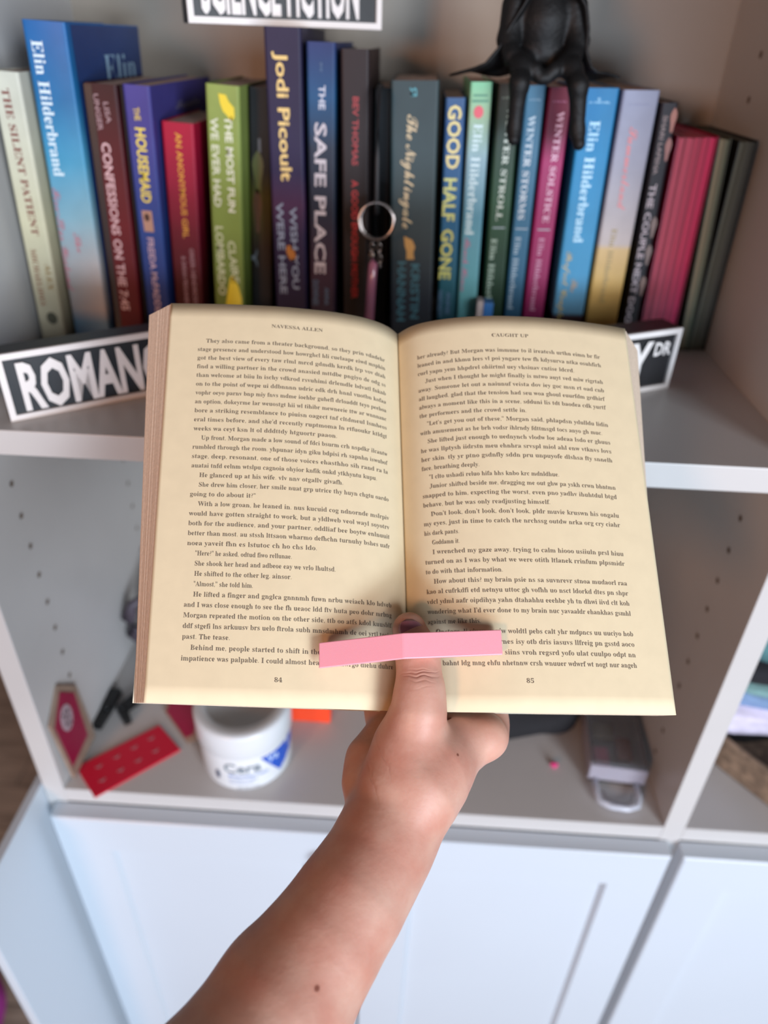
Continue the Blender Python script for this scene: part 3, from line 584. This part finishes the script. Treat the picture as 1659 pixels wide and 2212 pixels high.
# orange box, pouch, clear case, bead
MB_or = tag(empty('orange_box', (-.094, .545, Z2)), 'bright orange small box behind the cream jar', 'box')
MB().box((-.028, -.0140, .0002), (.024, .016, .030), .001).build('carton', mat('orange_card', 'e2431c', .5), MB_or)
MB().box((-.0285, -.0145, .0302), (.0245, .0165, .0335), .0008).build('lid', mat('orange_card2', 'd83c18', .5), MB_or)
po = blob('black_pouch', [((.085, .520, -.620), (.185, .549, -.620), .0165, .0165), ((.180, .548, -.620), (.215, .602, -.572), .0165, .020), ((.085, .552, -.600), (.172, .580, -.600), .036, .030), ((.10, .62, -.585), (.21, .65, -.58), .045, .045)], .003, .015, mat('black_fabric', '0b0a10', .85, noise=.3, nscale=90, bump=.4, bscale=500))
for p in po.data.vertices:
    if p.co.z < Z2 + .0008: p.co.z = Z2 + .0008
tag(po, 'soft black fabric pouch on the lower shelf behind the hand', 'pouch')
clr = mat('clear_plastic', 'f4f6fa', .08, trans=.95, spec=.4)
cb = tag(empty('clear_case', (.2370, .5230, Z2), (0, 0, -.08)), 'clear plastic hanging case with rounded handle at right of the lower shelf', 'case')
def shell(mb, x0, x1, y0, y1, z0, z1, t):
    mb.box((x0, y0, z0), (x1, y1, z0 + t)); mb.box((x0, y0, z0 + t), (x0 + t, y1, z1)); mb.box((x1 - t, y0, z0 + t), (x1, y1, z1)); mb.box((x0 + t, y0, z0 + t), (x1 - t, y0 + t, z1)); mb.box((x0 + t, y1 - t, z0 + t), (x1 - t, y1, z1)); return mb
shell(MB(), -.0290, .0260, -.0480, .034, .0003, .0300, .0014).build('tray', clr, cb)
MB().box((-.0295, -.0485, .0302), (.0265, .0345, .0318), .0006).build('lid', clr, cb)
hp = [(-.0225, -.048), (-.0230, -.066), (-.0200, -.076), (-.010, -.0800), (.006, -.0805), (.0160, -.076), (.0190, -.066), (.0185, -.048)]
MB().tube([(x, y, .006) for x, y in hp], .0032, 10).build('handle', mat('clear_plastic2', 'dfe3ee', .2, trans=.45), cb, True)
MB().tube([(x * .72, y * .9 - .003, .006) for x, y in hp[1:-1]], .0009, 6).build('handle_lip', mat('lip_shade', '9a9298', .4), cb, True)
MB().box((-.030, -.0500, .0060), (.0265, -.0486, .0270), .0004).build('front_rim', mat('frosted', 'd0ccd8', .3, trans=.6), cb)
MB().box((-.0305, -.048, .003), (-.0292, .033, .029), .0003).build('side_rim', mat('frosted', 'd0ccd8', .35, trans=.3), cb)
for a, b, c_, nm in (((-.023, -.038, .0018), (-.006, -.012, .012), 'b86a80', 'pink_charm'), ((.004, -.022, .0018), (.020, .006, .010), '7c4a44', 'rust_charm'), ((-.020, .002, .0018), (.004, .024, .011), '6c6450', 'olive_charm'), ((-.004, -.042, .0018), (.018, -.028, .008), '6f7476', 'grey_charm')):
    MB().box(a, b, .003).build(nm, mat('charm_' + c_, c_, .5), cb, True)
bd = tag(empty('pink_bead', (.1715, .4925, Z2 + .0002)), 'tiny hot pink heart bead alone on the lower shelf', 'bead')
blob('bead', [((-.0018, 0, .0026), (0, -.0024, .0022), .0024, .0016), ((.0018, 0, .0026), (0, -.0024, .0022), .0024, .0016)], .0004, .001, mat('bead_pink', 'd63c7c', .3), bd)

# pale pot with a dark curved handle, mostly behind the open book's left page
pt = tag(empty('white_pot', (-.2620, .640, Z2)), 'rounded white pot with dark curved handle, half hidden behind the left page', 'pot')
MB().lathe([(0, .0003), (.030, .0003), (.038, .010), (.044, .035), (.043, .060), (.034, .085), (.026, .095), (.027, .100), (.024, .100), (.023, .095), (.030, .080), (0, .078)], 40).build('pot_body', mat('pot_white', 'b8b8bc', .4), pt, True)
MB().tube([(-.0330, -.016, .090), (-.0480, -.022, .080), (-.0545, -.024, .062), (-.0525, -.024, .040), (-.0440, -.020, .018), (-.0360, -.018, .010)], [.003, .006, .0085, .0090, .0055, .0025], 12).build('handle', mat('handle_dark', '453a42', .5), pt, True)

# ------------------------------------------------------------------ right-hand compartment: basket of folded clothes
bx0 = XR + T
bk = tag(empty('wicker_basket', (.40, .60, Z2)), 'brown wicker tray at the right edge of the picture holding clothes', 'basket')
wk = mat('wicker', '85705c', .8, noise=.5, nscale=90, bump=.3)
c_ = [(-.0990, -.0150), (-.0500, -.0970), (-.0130, -.1430), (.0, -.152), (.17, -.152), (.18, -.140), (.18, .13), (.17, .14), (-.092, .14), (-.1015, .13)]
for lay in range(6):
    mb = MB(); z = .005 + .0065 * lay; P_ = []
    for i in range(len(c_)):
        A = Vector((*c_[i], 0)); Bq = Vector((*c_[(i + 1) % len(c_)], 0)); L = (Bq - A).length; m = max(1, int(L / .008))
        for k in range(m):
            p = A + (Bq - A) * k / m; j = len(P_)
            P_.append((p.x * (1 + .0 * lay), p.y, z + .0022 * math.sin(j * math.pi + lay * math.pi)))
    mb.tube(P_, .0042, 6, True).build('wicker_strand', wk, bk, True)
MB().prism([(x * .96, y * .96) for x, y in c_], .0005, .0035).build('basket_base', wk, bk)
def cloth(name, col, z0, z1, inset, label, cat, seed, cx=.445, cy=.600):
    rnd = random.Random(seed); v = []; f = []; n = 64; rings = [(0, .0), (.25, .55), (.5, 1.0), (.75, 1.0), (1, .55)]
    def lim(t):
        dx, dy = math.cos(t), math.sin(t)
        hx = .1480 - inset; hy = .108 - inset
        k = (abs(dx / hx) ** 5 + abs(dy / hy) ** 5) ** (-1 / 5)
        return cx + dx * k, cy + dy * k
    for j, (tz, o) in enumerate(rings):
        for i in range(n):
            t = 2 * math.pi * i / n; x, y = lim(t); w = .0035 * math.sin(5 * t + seed + j) + .0025 * math.sin(11 * t + 2 * seed)
            s = .965 + .035 * o
            v.append((cx + (x - cx) * s + w * math.cos(t) * .4, cy + (y - cy) * s + w * math.sin(t), z0 + (z1 - z0) * tz + (.0028 * math.sin(4 * t + seed * 2) if 0 < j else 0)))
    for j in range(4): f += [(j * n + i, j * n + (i + 1) % n, (j + 1) * n + (i + 1) % n, (j + 1) * n + i) for i in range(n)]
    f.append(tuple(range(n))[::-1]); f.append(tuple(range(4 * n, 5 * n)))
    o = new(name, v, f, mat('cloth_' + col, col, .9, noise=.2, nscale=70, bump=.4, bscale=400), None, True)
    return tag(o, label, cat)
ZB = Z2 + .0045
cloth('folded_garment', '15141a', ZB, ZB + .052, .027, 'black folded garment at the bottom of the basket at far right', 'clothing', 1, .450, .616)
cloth('folded_garment', 'c9c4d8', ZB + .055, ZB + .082, .000, 'white ruffled garment in the basket at far right', 'clothing', 2)
cloth('folded_garment', '7490b4', ZB + .085, ZB + .104, .007, 'light blue folded garment above the white ruffled one', 'clothing', 3)
cloth('folded_garment', '6f9494', ZB + .107, ZB + .122, .006, 'grey-green folded garment above the blue one', 'clothing', 4)
cloth('folded_garment', '101018', ZB + .125, ZB + .148, .000, 'black rolled garment between grey-green and teal ones at far right', 'clothing', 5)
cloth('folded_garment', '4f7c80', ZB + .151, ZB + .230, .004, 'teal garment on top of the clothes pile at far right', 'clothing', 6)
pf = blob('pink_fabric', [((-.70, .50, -1.38), (-.76, .56, -1.38), .07, .07), ((-.66, .44, -1.39), (-.72, .40, -1.40), .05, .06)], .008, .03, mat('pink_cloth', 'b0389a', .9, noise=.3, nscale=20))
tag(pf, 'bright pink cloth on the floor at the bottom left corner', 'cloth')

# ------------------------------------------------------------------ the open book
E_ = Vector((-0.08130776, 0.75939609, 0.64552818)); U_ = Vector((0.99388562, 0.11031899, -0.00459344)); N_ = Vector((0.07470225, -0.64120769, 0.76372264))
G0 = Vector((0.00775957, 0.24099086, -0.27682812))
PL = [(-.1246, .0183), (-.0925, .0209), (-.0655, .0217), (-.0383, .0199), (-.0199, .0161), (-.0083, .0102), (-.0024, .0049), (0, 0)]
PR = [(0, 0), (.0013, .0014), (.0054, .0091), (.0137, .0144), (.0274, .0196), (.0440, .0233), (.0553, .0243), (.0745, .0245), (.0944, .0228), (.1149, .0197), (.1271, .0168)]
def dense(PP, n=90):
    P2 = np.array(PP); d = np.r_[0, np.cumsum(np.hypot(*np.diff(P2, axis=0).T))]
    t = np.linspace(0, d[-1], n); q = np.stack([np.interp(t, d, P2[:, 0]), np.interp(t, d, P2[:, 1])], 1)
    for _ in range(25): q[1:-1] = q[1:-1] * .5 + (q[:-2] + q[2:]) * .25
    return q
QL, QR = dense(PL), dense(PR)
shear = lambda x: -.0535 * x if x < 0 else -.036 * x
H = .2095
def W(u, w, n): return G0 + U_ * u + E_ * (w + shear(u)) + N_ * n
ob = tag(empty('open_book', G0), 'open paperback novel held up in the centre, cream pages 84 and 85', 'book')
def OB(o): o.parent = ob; o.location = -G0; return o
paper = mat('book_paper', 'd6c6a4', .75, noise=.035, nscale=120)
def page(Q, name):
    n = len(Q); NW = 26; v = []; f = []
    nr = []
    for i in range(n):
        a, b = Q[max(i - 1, 0)], Q[min(i + 1, n - 1)]; t = b - a; t /= np.hypot(*t); nr.append((-t[1], t[0]))
    for s in (0, 1):
        for j in range(NW):
            for i in range(n):
                th = .00012 * s
                v.append(W(Q[i][0] - nr[i][0] * th, H * j / (NW - 1), Q[i][1] - nr[i][1] * th))
    K = n * NW
    for j in range(NW - 1):
        for i in range(n - 1):
            a = j * n + i
            f += [(a, a + 1, a + n + 1, a + n), (K + a, K + a + n, K + a + n + 1, K + a + 1)]
    for i in range(n - 1): f += [(i, K + i, K + i + 1, i + 1), ((NW - 1) * n + i, (NW - 1) * n + i + 1, K + (NW - 1) * n + i + 1, K + (NW - 1) * n + i)]
    for j in range(NW - 1):
        a = j * n; b = a + n - 1
        f += [(a, a + n, K + a + n, K + a), (b, K + b, K + b + n, b + n)]
    return OB(new(name, v, f, paper, None, True))
page(QL, 'left_page'); page(QR, 'right_page')
# leaves under each page: bundles that fan out towards the fore-edge
edgem = mat('fore_edge', 'd8c2ac', .85, noise=.12, nscale=700, stretch=(1, 1, 1))
def leaves(Q, side, n_b, top_out, bot_out, drop, name):
    ue, ne = (Q[0] if side < 0 else Q[-1])
    for k in range(n_b):
        t0 = k / n_b; t1 = (k + .97) / n_b
        v = []; f = []; src = Q if side > 0 else Q[::-1]      # from gutter outward
        src = src[::4] if (len(src) - 1) % 4 == 0 else np.vstack([src[:-1:4], src[-1:]])
        m = len(src)
        for w_, out in ((0.0, bot_out), (H, top_out)):
            for t in (t0, t1):
                jit = random.uniform(-.00016, .00016)
                for i, (a, b) in enumerate(src):
                    s = i / (m - 1); ramp = max(0, min(1, abs(a) / .02))
                    d = .0004 + t * drop * (s ** 1.2 * .9 + .1) 
                    v.append(W(a + side * (out * t * s ** 3 + jit * s), w_, b - d * (1 if i else .2) - .0002))
        # verts: [w0 t0][w0 t1][w1 t0][w1 t1]
        for i in range(m - 1):
            f += [(i, i + 1, 2 * m + i + 1, 2 * m + i), (m + i + 1, m + i, 3 * m + i, 3 * m + i + 1), (i + 1, i, m + i, m + i + 1), (2 * m + i, 2 * m + i + 1, 3 * m + i + 1, 3 * m + i)]
        e = m - 1; f.append((e, m + e, 3 * m + e, 2 * m + e)); f.append((0, 2 * m, 3 * m, m))
        OB(new(name, v, f, edgem))
leaves(QL, -1, 16, .0150, .0082, .0130, 'leaf_bundle')
leaves(QR, 1, 18, .0170, .0030, .0230, 'leaf_bundle')
# cover boards behind the leaves and the spine
def board(a, b, name):
    mb = MB(); th = .0006
    v = [W(a[0], 0, a[1]), W(b[0], 0, b[1]), W(b[0], H, b[1]), W(a[0], H, a[1])]
    v += [p - N_ * th for p in v]
    return OB(new(name, v, [(0, 1, 2, 3), (7, 6, 5, 4), (0, 4, 5, 1), (1, 5, 6, 2), (2, 6, 7, 3), (3, 7, 4, 0)], covm))
covm = mat('novel_cover', 'd9d2bd', .5)
board((-.1345, .0005), (-.0115, -.0165), 'back_cover'); board((-.0115, -.0165), (.0115, -.0180), 'spine'); board((.0115, -.0180), (.1300, -.0100), 'front_cover')

# printed text: real line breaks; body copy kept as short snippets followed by letter runs of the same rhythm
LT = ["~They also came from a theater background, so they", "stage presence and understood how", "got the best view of every", "find a willing partner in the crowd", "than welcome at", "on to the point of", "", "an option,", "bore a striking resemblance to", "eral times before, and she'd recently", "weeks |.72",
      "~Up front, Morgan made a low sound of", "rumbled through the room.", "stage, deep, resonant, one of those voices", "|.93", "~He glanced up at his wife. |.75", "~She drew him closer, her smile", "going to do about it?\" |.32", "~With a low groan, he leaned in.", "would have gotten straight to work, but a", "both for the audience, and your partner,", "better than most.",
      "|.62", "~\"Here?\" he asked, |.50", "~She shook her head and |.71", "~He shifted to the other leg. |.50", "~\"Almost,\" she told him. |.32", "~He lifted a finger and", "and I was close enough to see the", "Morgan repeated the motion on the other side,", "", "past. The tease. |.22", "~Behind me, people started to shift in their", "impatience was palpable. I could almost hear the"]
RT = ["her already? But Morgan was immune to", "leaned in and", "curl |.84", "~Just when I thought he might finally", "away. Someone let out a", "all laughed, glad that the tension had", "always a moment like this in a scene,", "the performers and the crowd settle in. |.56", "~\"Let's get you out of these,\" Morgan said,", "with amusement as he |.96", "~She lifted just enough to", "he was", "her skin.", "face, breathing deeply. |.30",
      "~\"I |.70", "~Junior shifted beside me, dragging me out", "snapped to him, expecting the worst, even", "behave, but he was only readjusting himself. |.64", "~Don't look, don't look, don't look,", "my eyes, just in time to catch the", "his dark pants. |.18", "~Goddamn it. |.18", "~I wrenched my gaze away, trying to calm", "turned on as I was by what we were", "to do with that information. |.38", "~How about this? my brain", "", "", "wondering what I'd ever done to my brain", "against me like this. |.26", "~Onstage,", "ing", "", "sure"]
rt = random.Random(3)
FILL = 'etaoinshrdlucmfwygpbvk'
def word():
    n = rt.choice([2, 3, 3, 4, 4, 5, 6, 7, 8]); return ''.join(rt.choice(FILL[:12] if i % 2 else FILL) for i in range(n))
ink = mat('print_ink', '685c4e', .8)
def column(LINES, Q, u0, u1, wtop, wstep, name):
    d = np.r_[0, np.cumsum(np.hypot(*np.diff(Q, axis=0).T))]
    s0 = np.interp(u0, Q[:, 0], d); s1 = np.interp(u1, Q[:, 0], d); full = s1 - s0
    tx, ty = np.gradient(Q[:, 0]), np.gradient(Q[:, 1]); ln = np.hypot(tx, ty)
    VV = []; FF = []; size = .00345
    def put(s, st, x0, L, w, sz, off=-.006):
        v, f = glyphs(s, st, off, 1)
        a0, a1 = v[:, 0].min(), v[:, 0].max(); sx = L / (a1 - a0) if L else sz
        S = x0 + (v[:, 0] - a0) * sx; uu = np.interp(S, d, Q[:, 0]); nn = np.interp(S, d, Q[:, 1]); nx = np.interp(S, d, -ty / ln); ny = np.interp(S, d, tx / ln)
        k = len(VV)
        for i in range(len(v)): VV.append(W(uu[i] + nx[i] * .00012, w + v[i, 1] * sz, nn[i] + ny[i] * .00012))
        FF.extend(tuple(q + k for q in g) for g in f)
    for i, raw in enumerate(LINES):
        frac = 1.0
        if '|' in raw: raw, fr_ = raw.split('|'); frac = float(fr_)
        ind = raw.startswith('~'); s = raw.lstrip('~').strip()
        x0 = s0 + (.0042 if ind else 0); L = full * frac - (.0042 if ind else 0)
        target = L / size / .445
        while len(s) < target - 2:
            s = (s + ' ' + word()).strip()
        if len(s) > target + 4 and frac == 1: s = s[:int(target + 4)]
        if frac < 1 and not s[-1] in '."?': s += '.'
        put(s, 'serif', x0, L, wtop - wstep * i - .0009, size)
    return VV, FF, put, s0, s1
for LN, Q, u0, u1, wt, ws, nm, head, foot in ((LT, QL, -.1085, -.0085, .1868, .00504, 'left_print', ('NAVESSA ALLEN', -.0698, -.0425, .1972), ('84', -.0648, -.0612, .0120)), (RT, QR, .0095, .1090, .1884, .005025, 'right_print', ('CAUGHT UP', .0490, .0690, .1975), ('85', .0535, .0570, .0145))):
    VV, FF, put, s0, s1 = column(LN, Q, u0, u1, wt, ws, nm)
    d = np.r_[0, np.cumsum(np.hypot(*np.diff(Q, axis=0).T))]
    for s, a, b, w in (head, foot): put(s, 'serif', np.interp(a, Q[:, 0], d), np.interp(b, Q[:, 0], d) - np.interp(a, Q[:, 0], d), w - .0009, .0029 if len(s) > 2 else .0030)
    OB(new(nm, VV, FF, ink))

# ------------------------------------------------------------------ pink thumb page-holder
HC = (-.0055, .0288); rot = .030
def HW(x, w, n):       # holder frame: x across, w along the page, n off the page
    c, s = math.cos(rot), math.sin(rot)
    k = .075 if x < 0 else .035
    return G0 + U_ * (HC[0] + x) + E_ * (HC[1] + w + k * x) + N_ * n
hol = tag(empty('thumb_page_holder', HW(0, 0, .03)), 'pink V-shaped plastic thumb ring page holder spanning the gutter', 'page holder')
hw = .0058; pinkm = mat('pink_plastic', 'e89aa6', .42, bump=.05, bscale=1500, sss=.1)
front = [(-.0385, .0275), (0, .0362), (.0475, .0285)]
outer = [(-.0385, .0248)] + [(-.022, .0252), (-.0120, .0200), (-.0105, .0120), (-.0065, .0062), (.0035, .0050), (.0130, .0085), (.0170, .0150), (.0200, .0225), (.0270, .0256), (.0475, .0262)]
inner_c = (.0048, .0205); inner_r = (.0112, .0113)
v = []; f = []
# wings + bridge over the thumb as one V-shaped bar
bar = [(-.0385, .0275), (-.0300, .0294), (-.0150, .0328), (-.0004, .0361), (.0004, .0361), (.0160, .0335), (.0320, .0309), (.0475, .0285), (.0475, .0258), (.0320, .0274), (.0170, .0297), (.0100, .0318), (0, .0330), (-.0080, .0306), (-.0150, .0290), (-.0300, .0262), (-.0385, .0248)]
mb = MB(); mb.prism(bar, -hw, hw, lambda x, y, z: HW(x, z, y)); o = mb.build('wing_bar', pinkm); o.parent = hol; o.location = -Vector(hol.location)
bv = o.modifiers.new('b', 'BEVEL'); bv.width = .0004; bv.segments = 2; bv.limit_method = 'ANGLE'

# ------------------------------------------------------------------ arm and hand, one continuous surface
def FOLDS(nt, tc, n2, bp):
    L = nt.links
    def vm(op, a, b):
        q = nt.nodes.new('ShaderNodeVectorMath'); q.operation = op
        for i, x in enumerate((a, b)):
            if isinstance(x, bpy.types.NodeSocket): L.new(x, q.inputs[i])
            else: q.inputs[i].default_value = tuple(x)
        return q
    def mm(op, a, b=0.0):
        q = nt.nodes.new('ShaderNodeMath'); q.operation = op
        for i, x in enumerate((a, b)):
            if isinstance(x, bpy.types.NodeSocket): L.new(x, q.inputs[i])
            else: q.inputs[i].default_value = x
        return q.outputs[0]
    h = mm('MULTIPLY', n2.outputs[0], .30)
    wob = nt.nodes.new('ShaderNodeTexNoise'); wob.inputs['Scale'].default_value = 130; wob.inputs['Detail'].default_value = 1; L.new(tc.outputs['Object'], wob.inputs[0])
    F = []
    for w_, hl, dp, dn in ((.0168, .0080, .8, -.04), (.0150, .0075, .9, .05), (.0128, .0052, .6, .12), (.0180, .0050, .5, .03), (.0100, .0045, .35, -.10)):
        F.append((BKP(.0030, w_, .0310), E_ + U_ * dn, hl, .00045, dp))
    for k in range(8):
        c = ray_pt(812 + 10 * (k % 4) - 4 * k, 1590 + 17 * k, .322)
        F.append((c, CR * .86 + CU * (.50 - .02 * k), .0085, .00050, .5))
    for c, g, hl, sg, dp in F:
        g = Vector(g).normalized(); df = vm('SUBTRACT', tc.outputs['Object'], Vector(c)).outputs[0]
        a = vm('DOT_PRODUCT', df, g).outputs['Value']; r = vm('LENGTH', df, (0, 0, 0)).outputs['Value']
        a = mm('ADD', a, mm('MULTIPLY', mm('SUBTRACT', wob.outputs[0], .5), .0040))
        a = mm('DIVIDE', a, sg); a = mm('MULTIPLY', a, a); a = mm('MULTIPLY', a, -1.0); a = mm('EXPONENT', a)
        wn = mm('SUBTRACT', 1.0, mm('DIVIDE', r, hl * 1.3)); wn = mm('MAXIMUM', wn, 0.0)
        h = mm('SUBTRACT', h, mm('MULTIPLY', mm('MULTIPLY', a, wn), dp))
    L.new(h, bp.inputs['Height'])
def ray_pt(px, py, d): return (CF + CR * ((px - 829.5) / 1545.4) - CU * ((py - 1106) / 1545.4)) * d
def BKP(u, w, n): return tuple(G0 + U_ * u + E_ * w + N_ * n)
A = [(-.0790, .0500, -.3380, .0345), (-.0622, .0898, -.3271, .0312), (-.0377, .1322, -.3240, .0276), (-.0246, .1499, -.3162, .0238), (-.0140, .1660, -.3105, .0226), (-.0050, .1810, -.3064, .0213), (.0009, .1932, -.3027, .0212), (.0123, .2105, -.2898, .0215)]
pr = chain(A)
pr += chain([(.0123, .2105, -.2898, .0215), (.0208, .2202, -.2865, .0185), (.0335, .2320, -.2861, .0122), (.0420, .2398, -.2868, .0082)])
pr += chain([(.0075, .2125, -.2900, .0170), (.0053, .2107, -.2874, .0160), (.0075, .2204, -.2750, .0142), (.0115, .2281, -.2602, .0112), (*BKP(.0030, .0110, .0225), .0096), (*BKP(.0028, .0260, .0205), .0090), (*BKP(-.0006, .0385, .0175), .0082)])
pr += chain([(-.0060, .2080, -.3040, .0130), (-.0097, .2188, -.3034, .0122), (-.0099, .2302, -.3007, .0112), (-.0043, .2419, -.2978, .0090), (.0006, .2509, -.2989, .0085)])
pr += chain([(.0060, .2180, -.2990, .0150), (.0135, .2333, -.2972, .0150), (.0322, .2363, -.2973, .0115), (.0430, .2405, -.2880, .0088)])
pr += [(tuple(ray_pt(972, 1594, .347)), tuple(ray_pt(1044, 1588, .351)), .0068, .0068), (tuple(ray_pt(985, 1600, .348)), tuple(ray_pt(1035, 1595, .351)), .0090, .0085)]
def finger(u0, w0, pts): return chain([(*BKP(u, w, n), r) for u, w, n, r in pts])
pr += finger(0, 0, [(.0390, -.0130, .0000, .0082), (.0425, -.0125, -.0190, .0086), (.0450, -.0060, -.0280, .0088), (.0470, .010, -.0275, .0080), (.0420, .036, -.0270, .0074), (.0340, .052, -.0285, .0072)])
pr += finger(0, 0, [(.0280, -.0165, -.0120, .0110), (.0290, -.0070, -.0285, .0098), (.0270, .018, -.0295, .0088), (.0190, .048, -.0295, .0080), (.0130, .066, -.0295, .0072)])
pr += finger(0, 0, [(.0100, -.0160, -.0160, .0110), (.0090, -.0050, -.0300, .0096), (.0060, .020, -.0295, .0086), (-.0030, .048, -.0290, .0078), (-.0080, .062, -.0290, .0070)])
pr += finger(0, 0, [(-.0050, -.0115, -.0200, .0090), (-.0110, .000, -.0285, .0084), (-.0170, .020, -.0285, .0074), (-.0230, .042, -.0280, .0066), (-.0255, .050, -.0280, .0062)])
cuts = []
# creases over the thumb joint and at the base of the thumb
for q_, r_ in ((((.0250, .2330, -.2740), (.0360, .2370, -.2765)), .0012), (((.0190, .2305, -.2700), (.0250, .2330, -.2740)), .0010)): cuts.append((q_[0], q_[1], r_, .004))
arm = blob('arm_and_hand', pr, .00095, .0075, mat('skin', 'c08a74', .48, sss=.18, spec=.4), cuts=cuts)
me = arm.data; n = len(me.vertices); co = np.empty(n * 3); me.vertices.foreach_get('co', co)
person = tag(empty('person', (-.0790, .0500, -.3380)), 'bare left forearm and hand holding the open book, thumb in front', 'person')
arm.parent = person; arm.location = -Vector(person.location)
# skin: mottling, fine grain, small moles
m = MATS['skin']; nt = m.node_tree; b = nt.nodes['Principled BSDF']; tc = nt.nodes.new('ShaderNodeTexCoord')
n1 = nt.nodes.new('ShaderNodeTexNoise'); n1.inputs['Scale'].default_value = 55; n1.inputs['Detail'].default_value = 5; nt.links.new(tc.outputs['Object'], n1.inputs[0])
r1 = nt.nodes.new('ShaderNodeValToRGB'); nt.links.new(n1.outputs[0], r1.inputs[0])
r1.color_ramp.elements[0].position = .32; r1.color_ramp.elements[0].color = (*lin('b98270'), 1); r1.color_ramp.elements[1].position = .68; r1.color_ramp.elements[1].color = (*lin('c49a88'), 1)
src = r1.outputs[0]
for p, rad in (((-.02350, .1248, -.2990), .0007), ((.0300, .2120, -.2700), .0004), ((-.0120, .1450, -.2960), .0005)):
    vd = nt.nodes.new('ShaderNodeVectorMath'); vd.operation = 'DISTANCE'; nt.links.new(tc.outputs['Object'], vd.inputs[0]); vd.inputs[1].default_value = p
    mr = nt.nodes.new('ShaderNodeMapRange'); nt.links.new(vd.outputs['Value'], mr.inputs[0]); mr.inputs[1].default_value = rad; mr.inputs[2].default_value = rad * 2.2; mr.inputs[3].default_value = 1; mr.inputs[4].default_value = 0
    mx = nt.nodes.new('ShaderNodeMix'); mx.data_type = 'RGBA'; nt.links.new(mr.outputs[0], mx.inputs[0]); nt.links.new(src, mx.inputs[6]); mx.inputs[7].default_value = (*lin('7a4434'), 1); src = mx.outputs[2]
nt.links.new(src, b.inputs['Base Color'])
n2 = nt.nodes.new('ShaderNodeTexNoise'); n2.inputs['Scale'].default_value = 420; n2.inputs['Detail'].default_value = 5; nt.links.new(tc.outputs['Object'], n2.inputs[0])
bp = nt.nodes.new('ShaderNodeBump'); bp.inputs['Strength'].default_value = .5; bp.inputs['Distance'].default_value = .0007
FOLDS(nt, tc, n2, bp); nt.links.new(bp.outputs[0], b.inputs['Normal'])
# thumbnail: curved plate set into the thumb tip
v = []; f = []; a_, b_ = 12, 12
for j in range(b_):
    tw = j / (b_ - 1)
    for i in range(a_):
        th = math.radians(-46 + 92 * i / (a_ - 1)); narrow = 1 if tw < .6 else math.sqrt(max(.0, 1 - ((tw - .6) / .42) ** 2))
        th *= max(narrow, .3); rr = .0094 - .0007 * tw
        cu = .0022 + (-.0006 - .0028) * tw; cn = .0196 - .0028 * tw
        v.append(BKP(cu + rr * math.sin(th), .0290 + .0130 * tw, cn + rr * math.cos(th)))
for j in range(b_ - 1):
    for i in range(a_ - 1): f.append((j * a_ + i, j * a_ + i + 1, (j + 1) * a_ + i + 1, (j + 1) * a_ + i))
nl = new('thumbnail', v, f, mat('nail', '94606c', .25, coat=.4), person, True); nl.location = -Vector(person.location)
sm = nl.modifiers.new('s', 'SOLIDIFY'); sm.thickness = .0005; sm.offset = -1
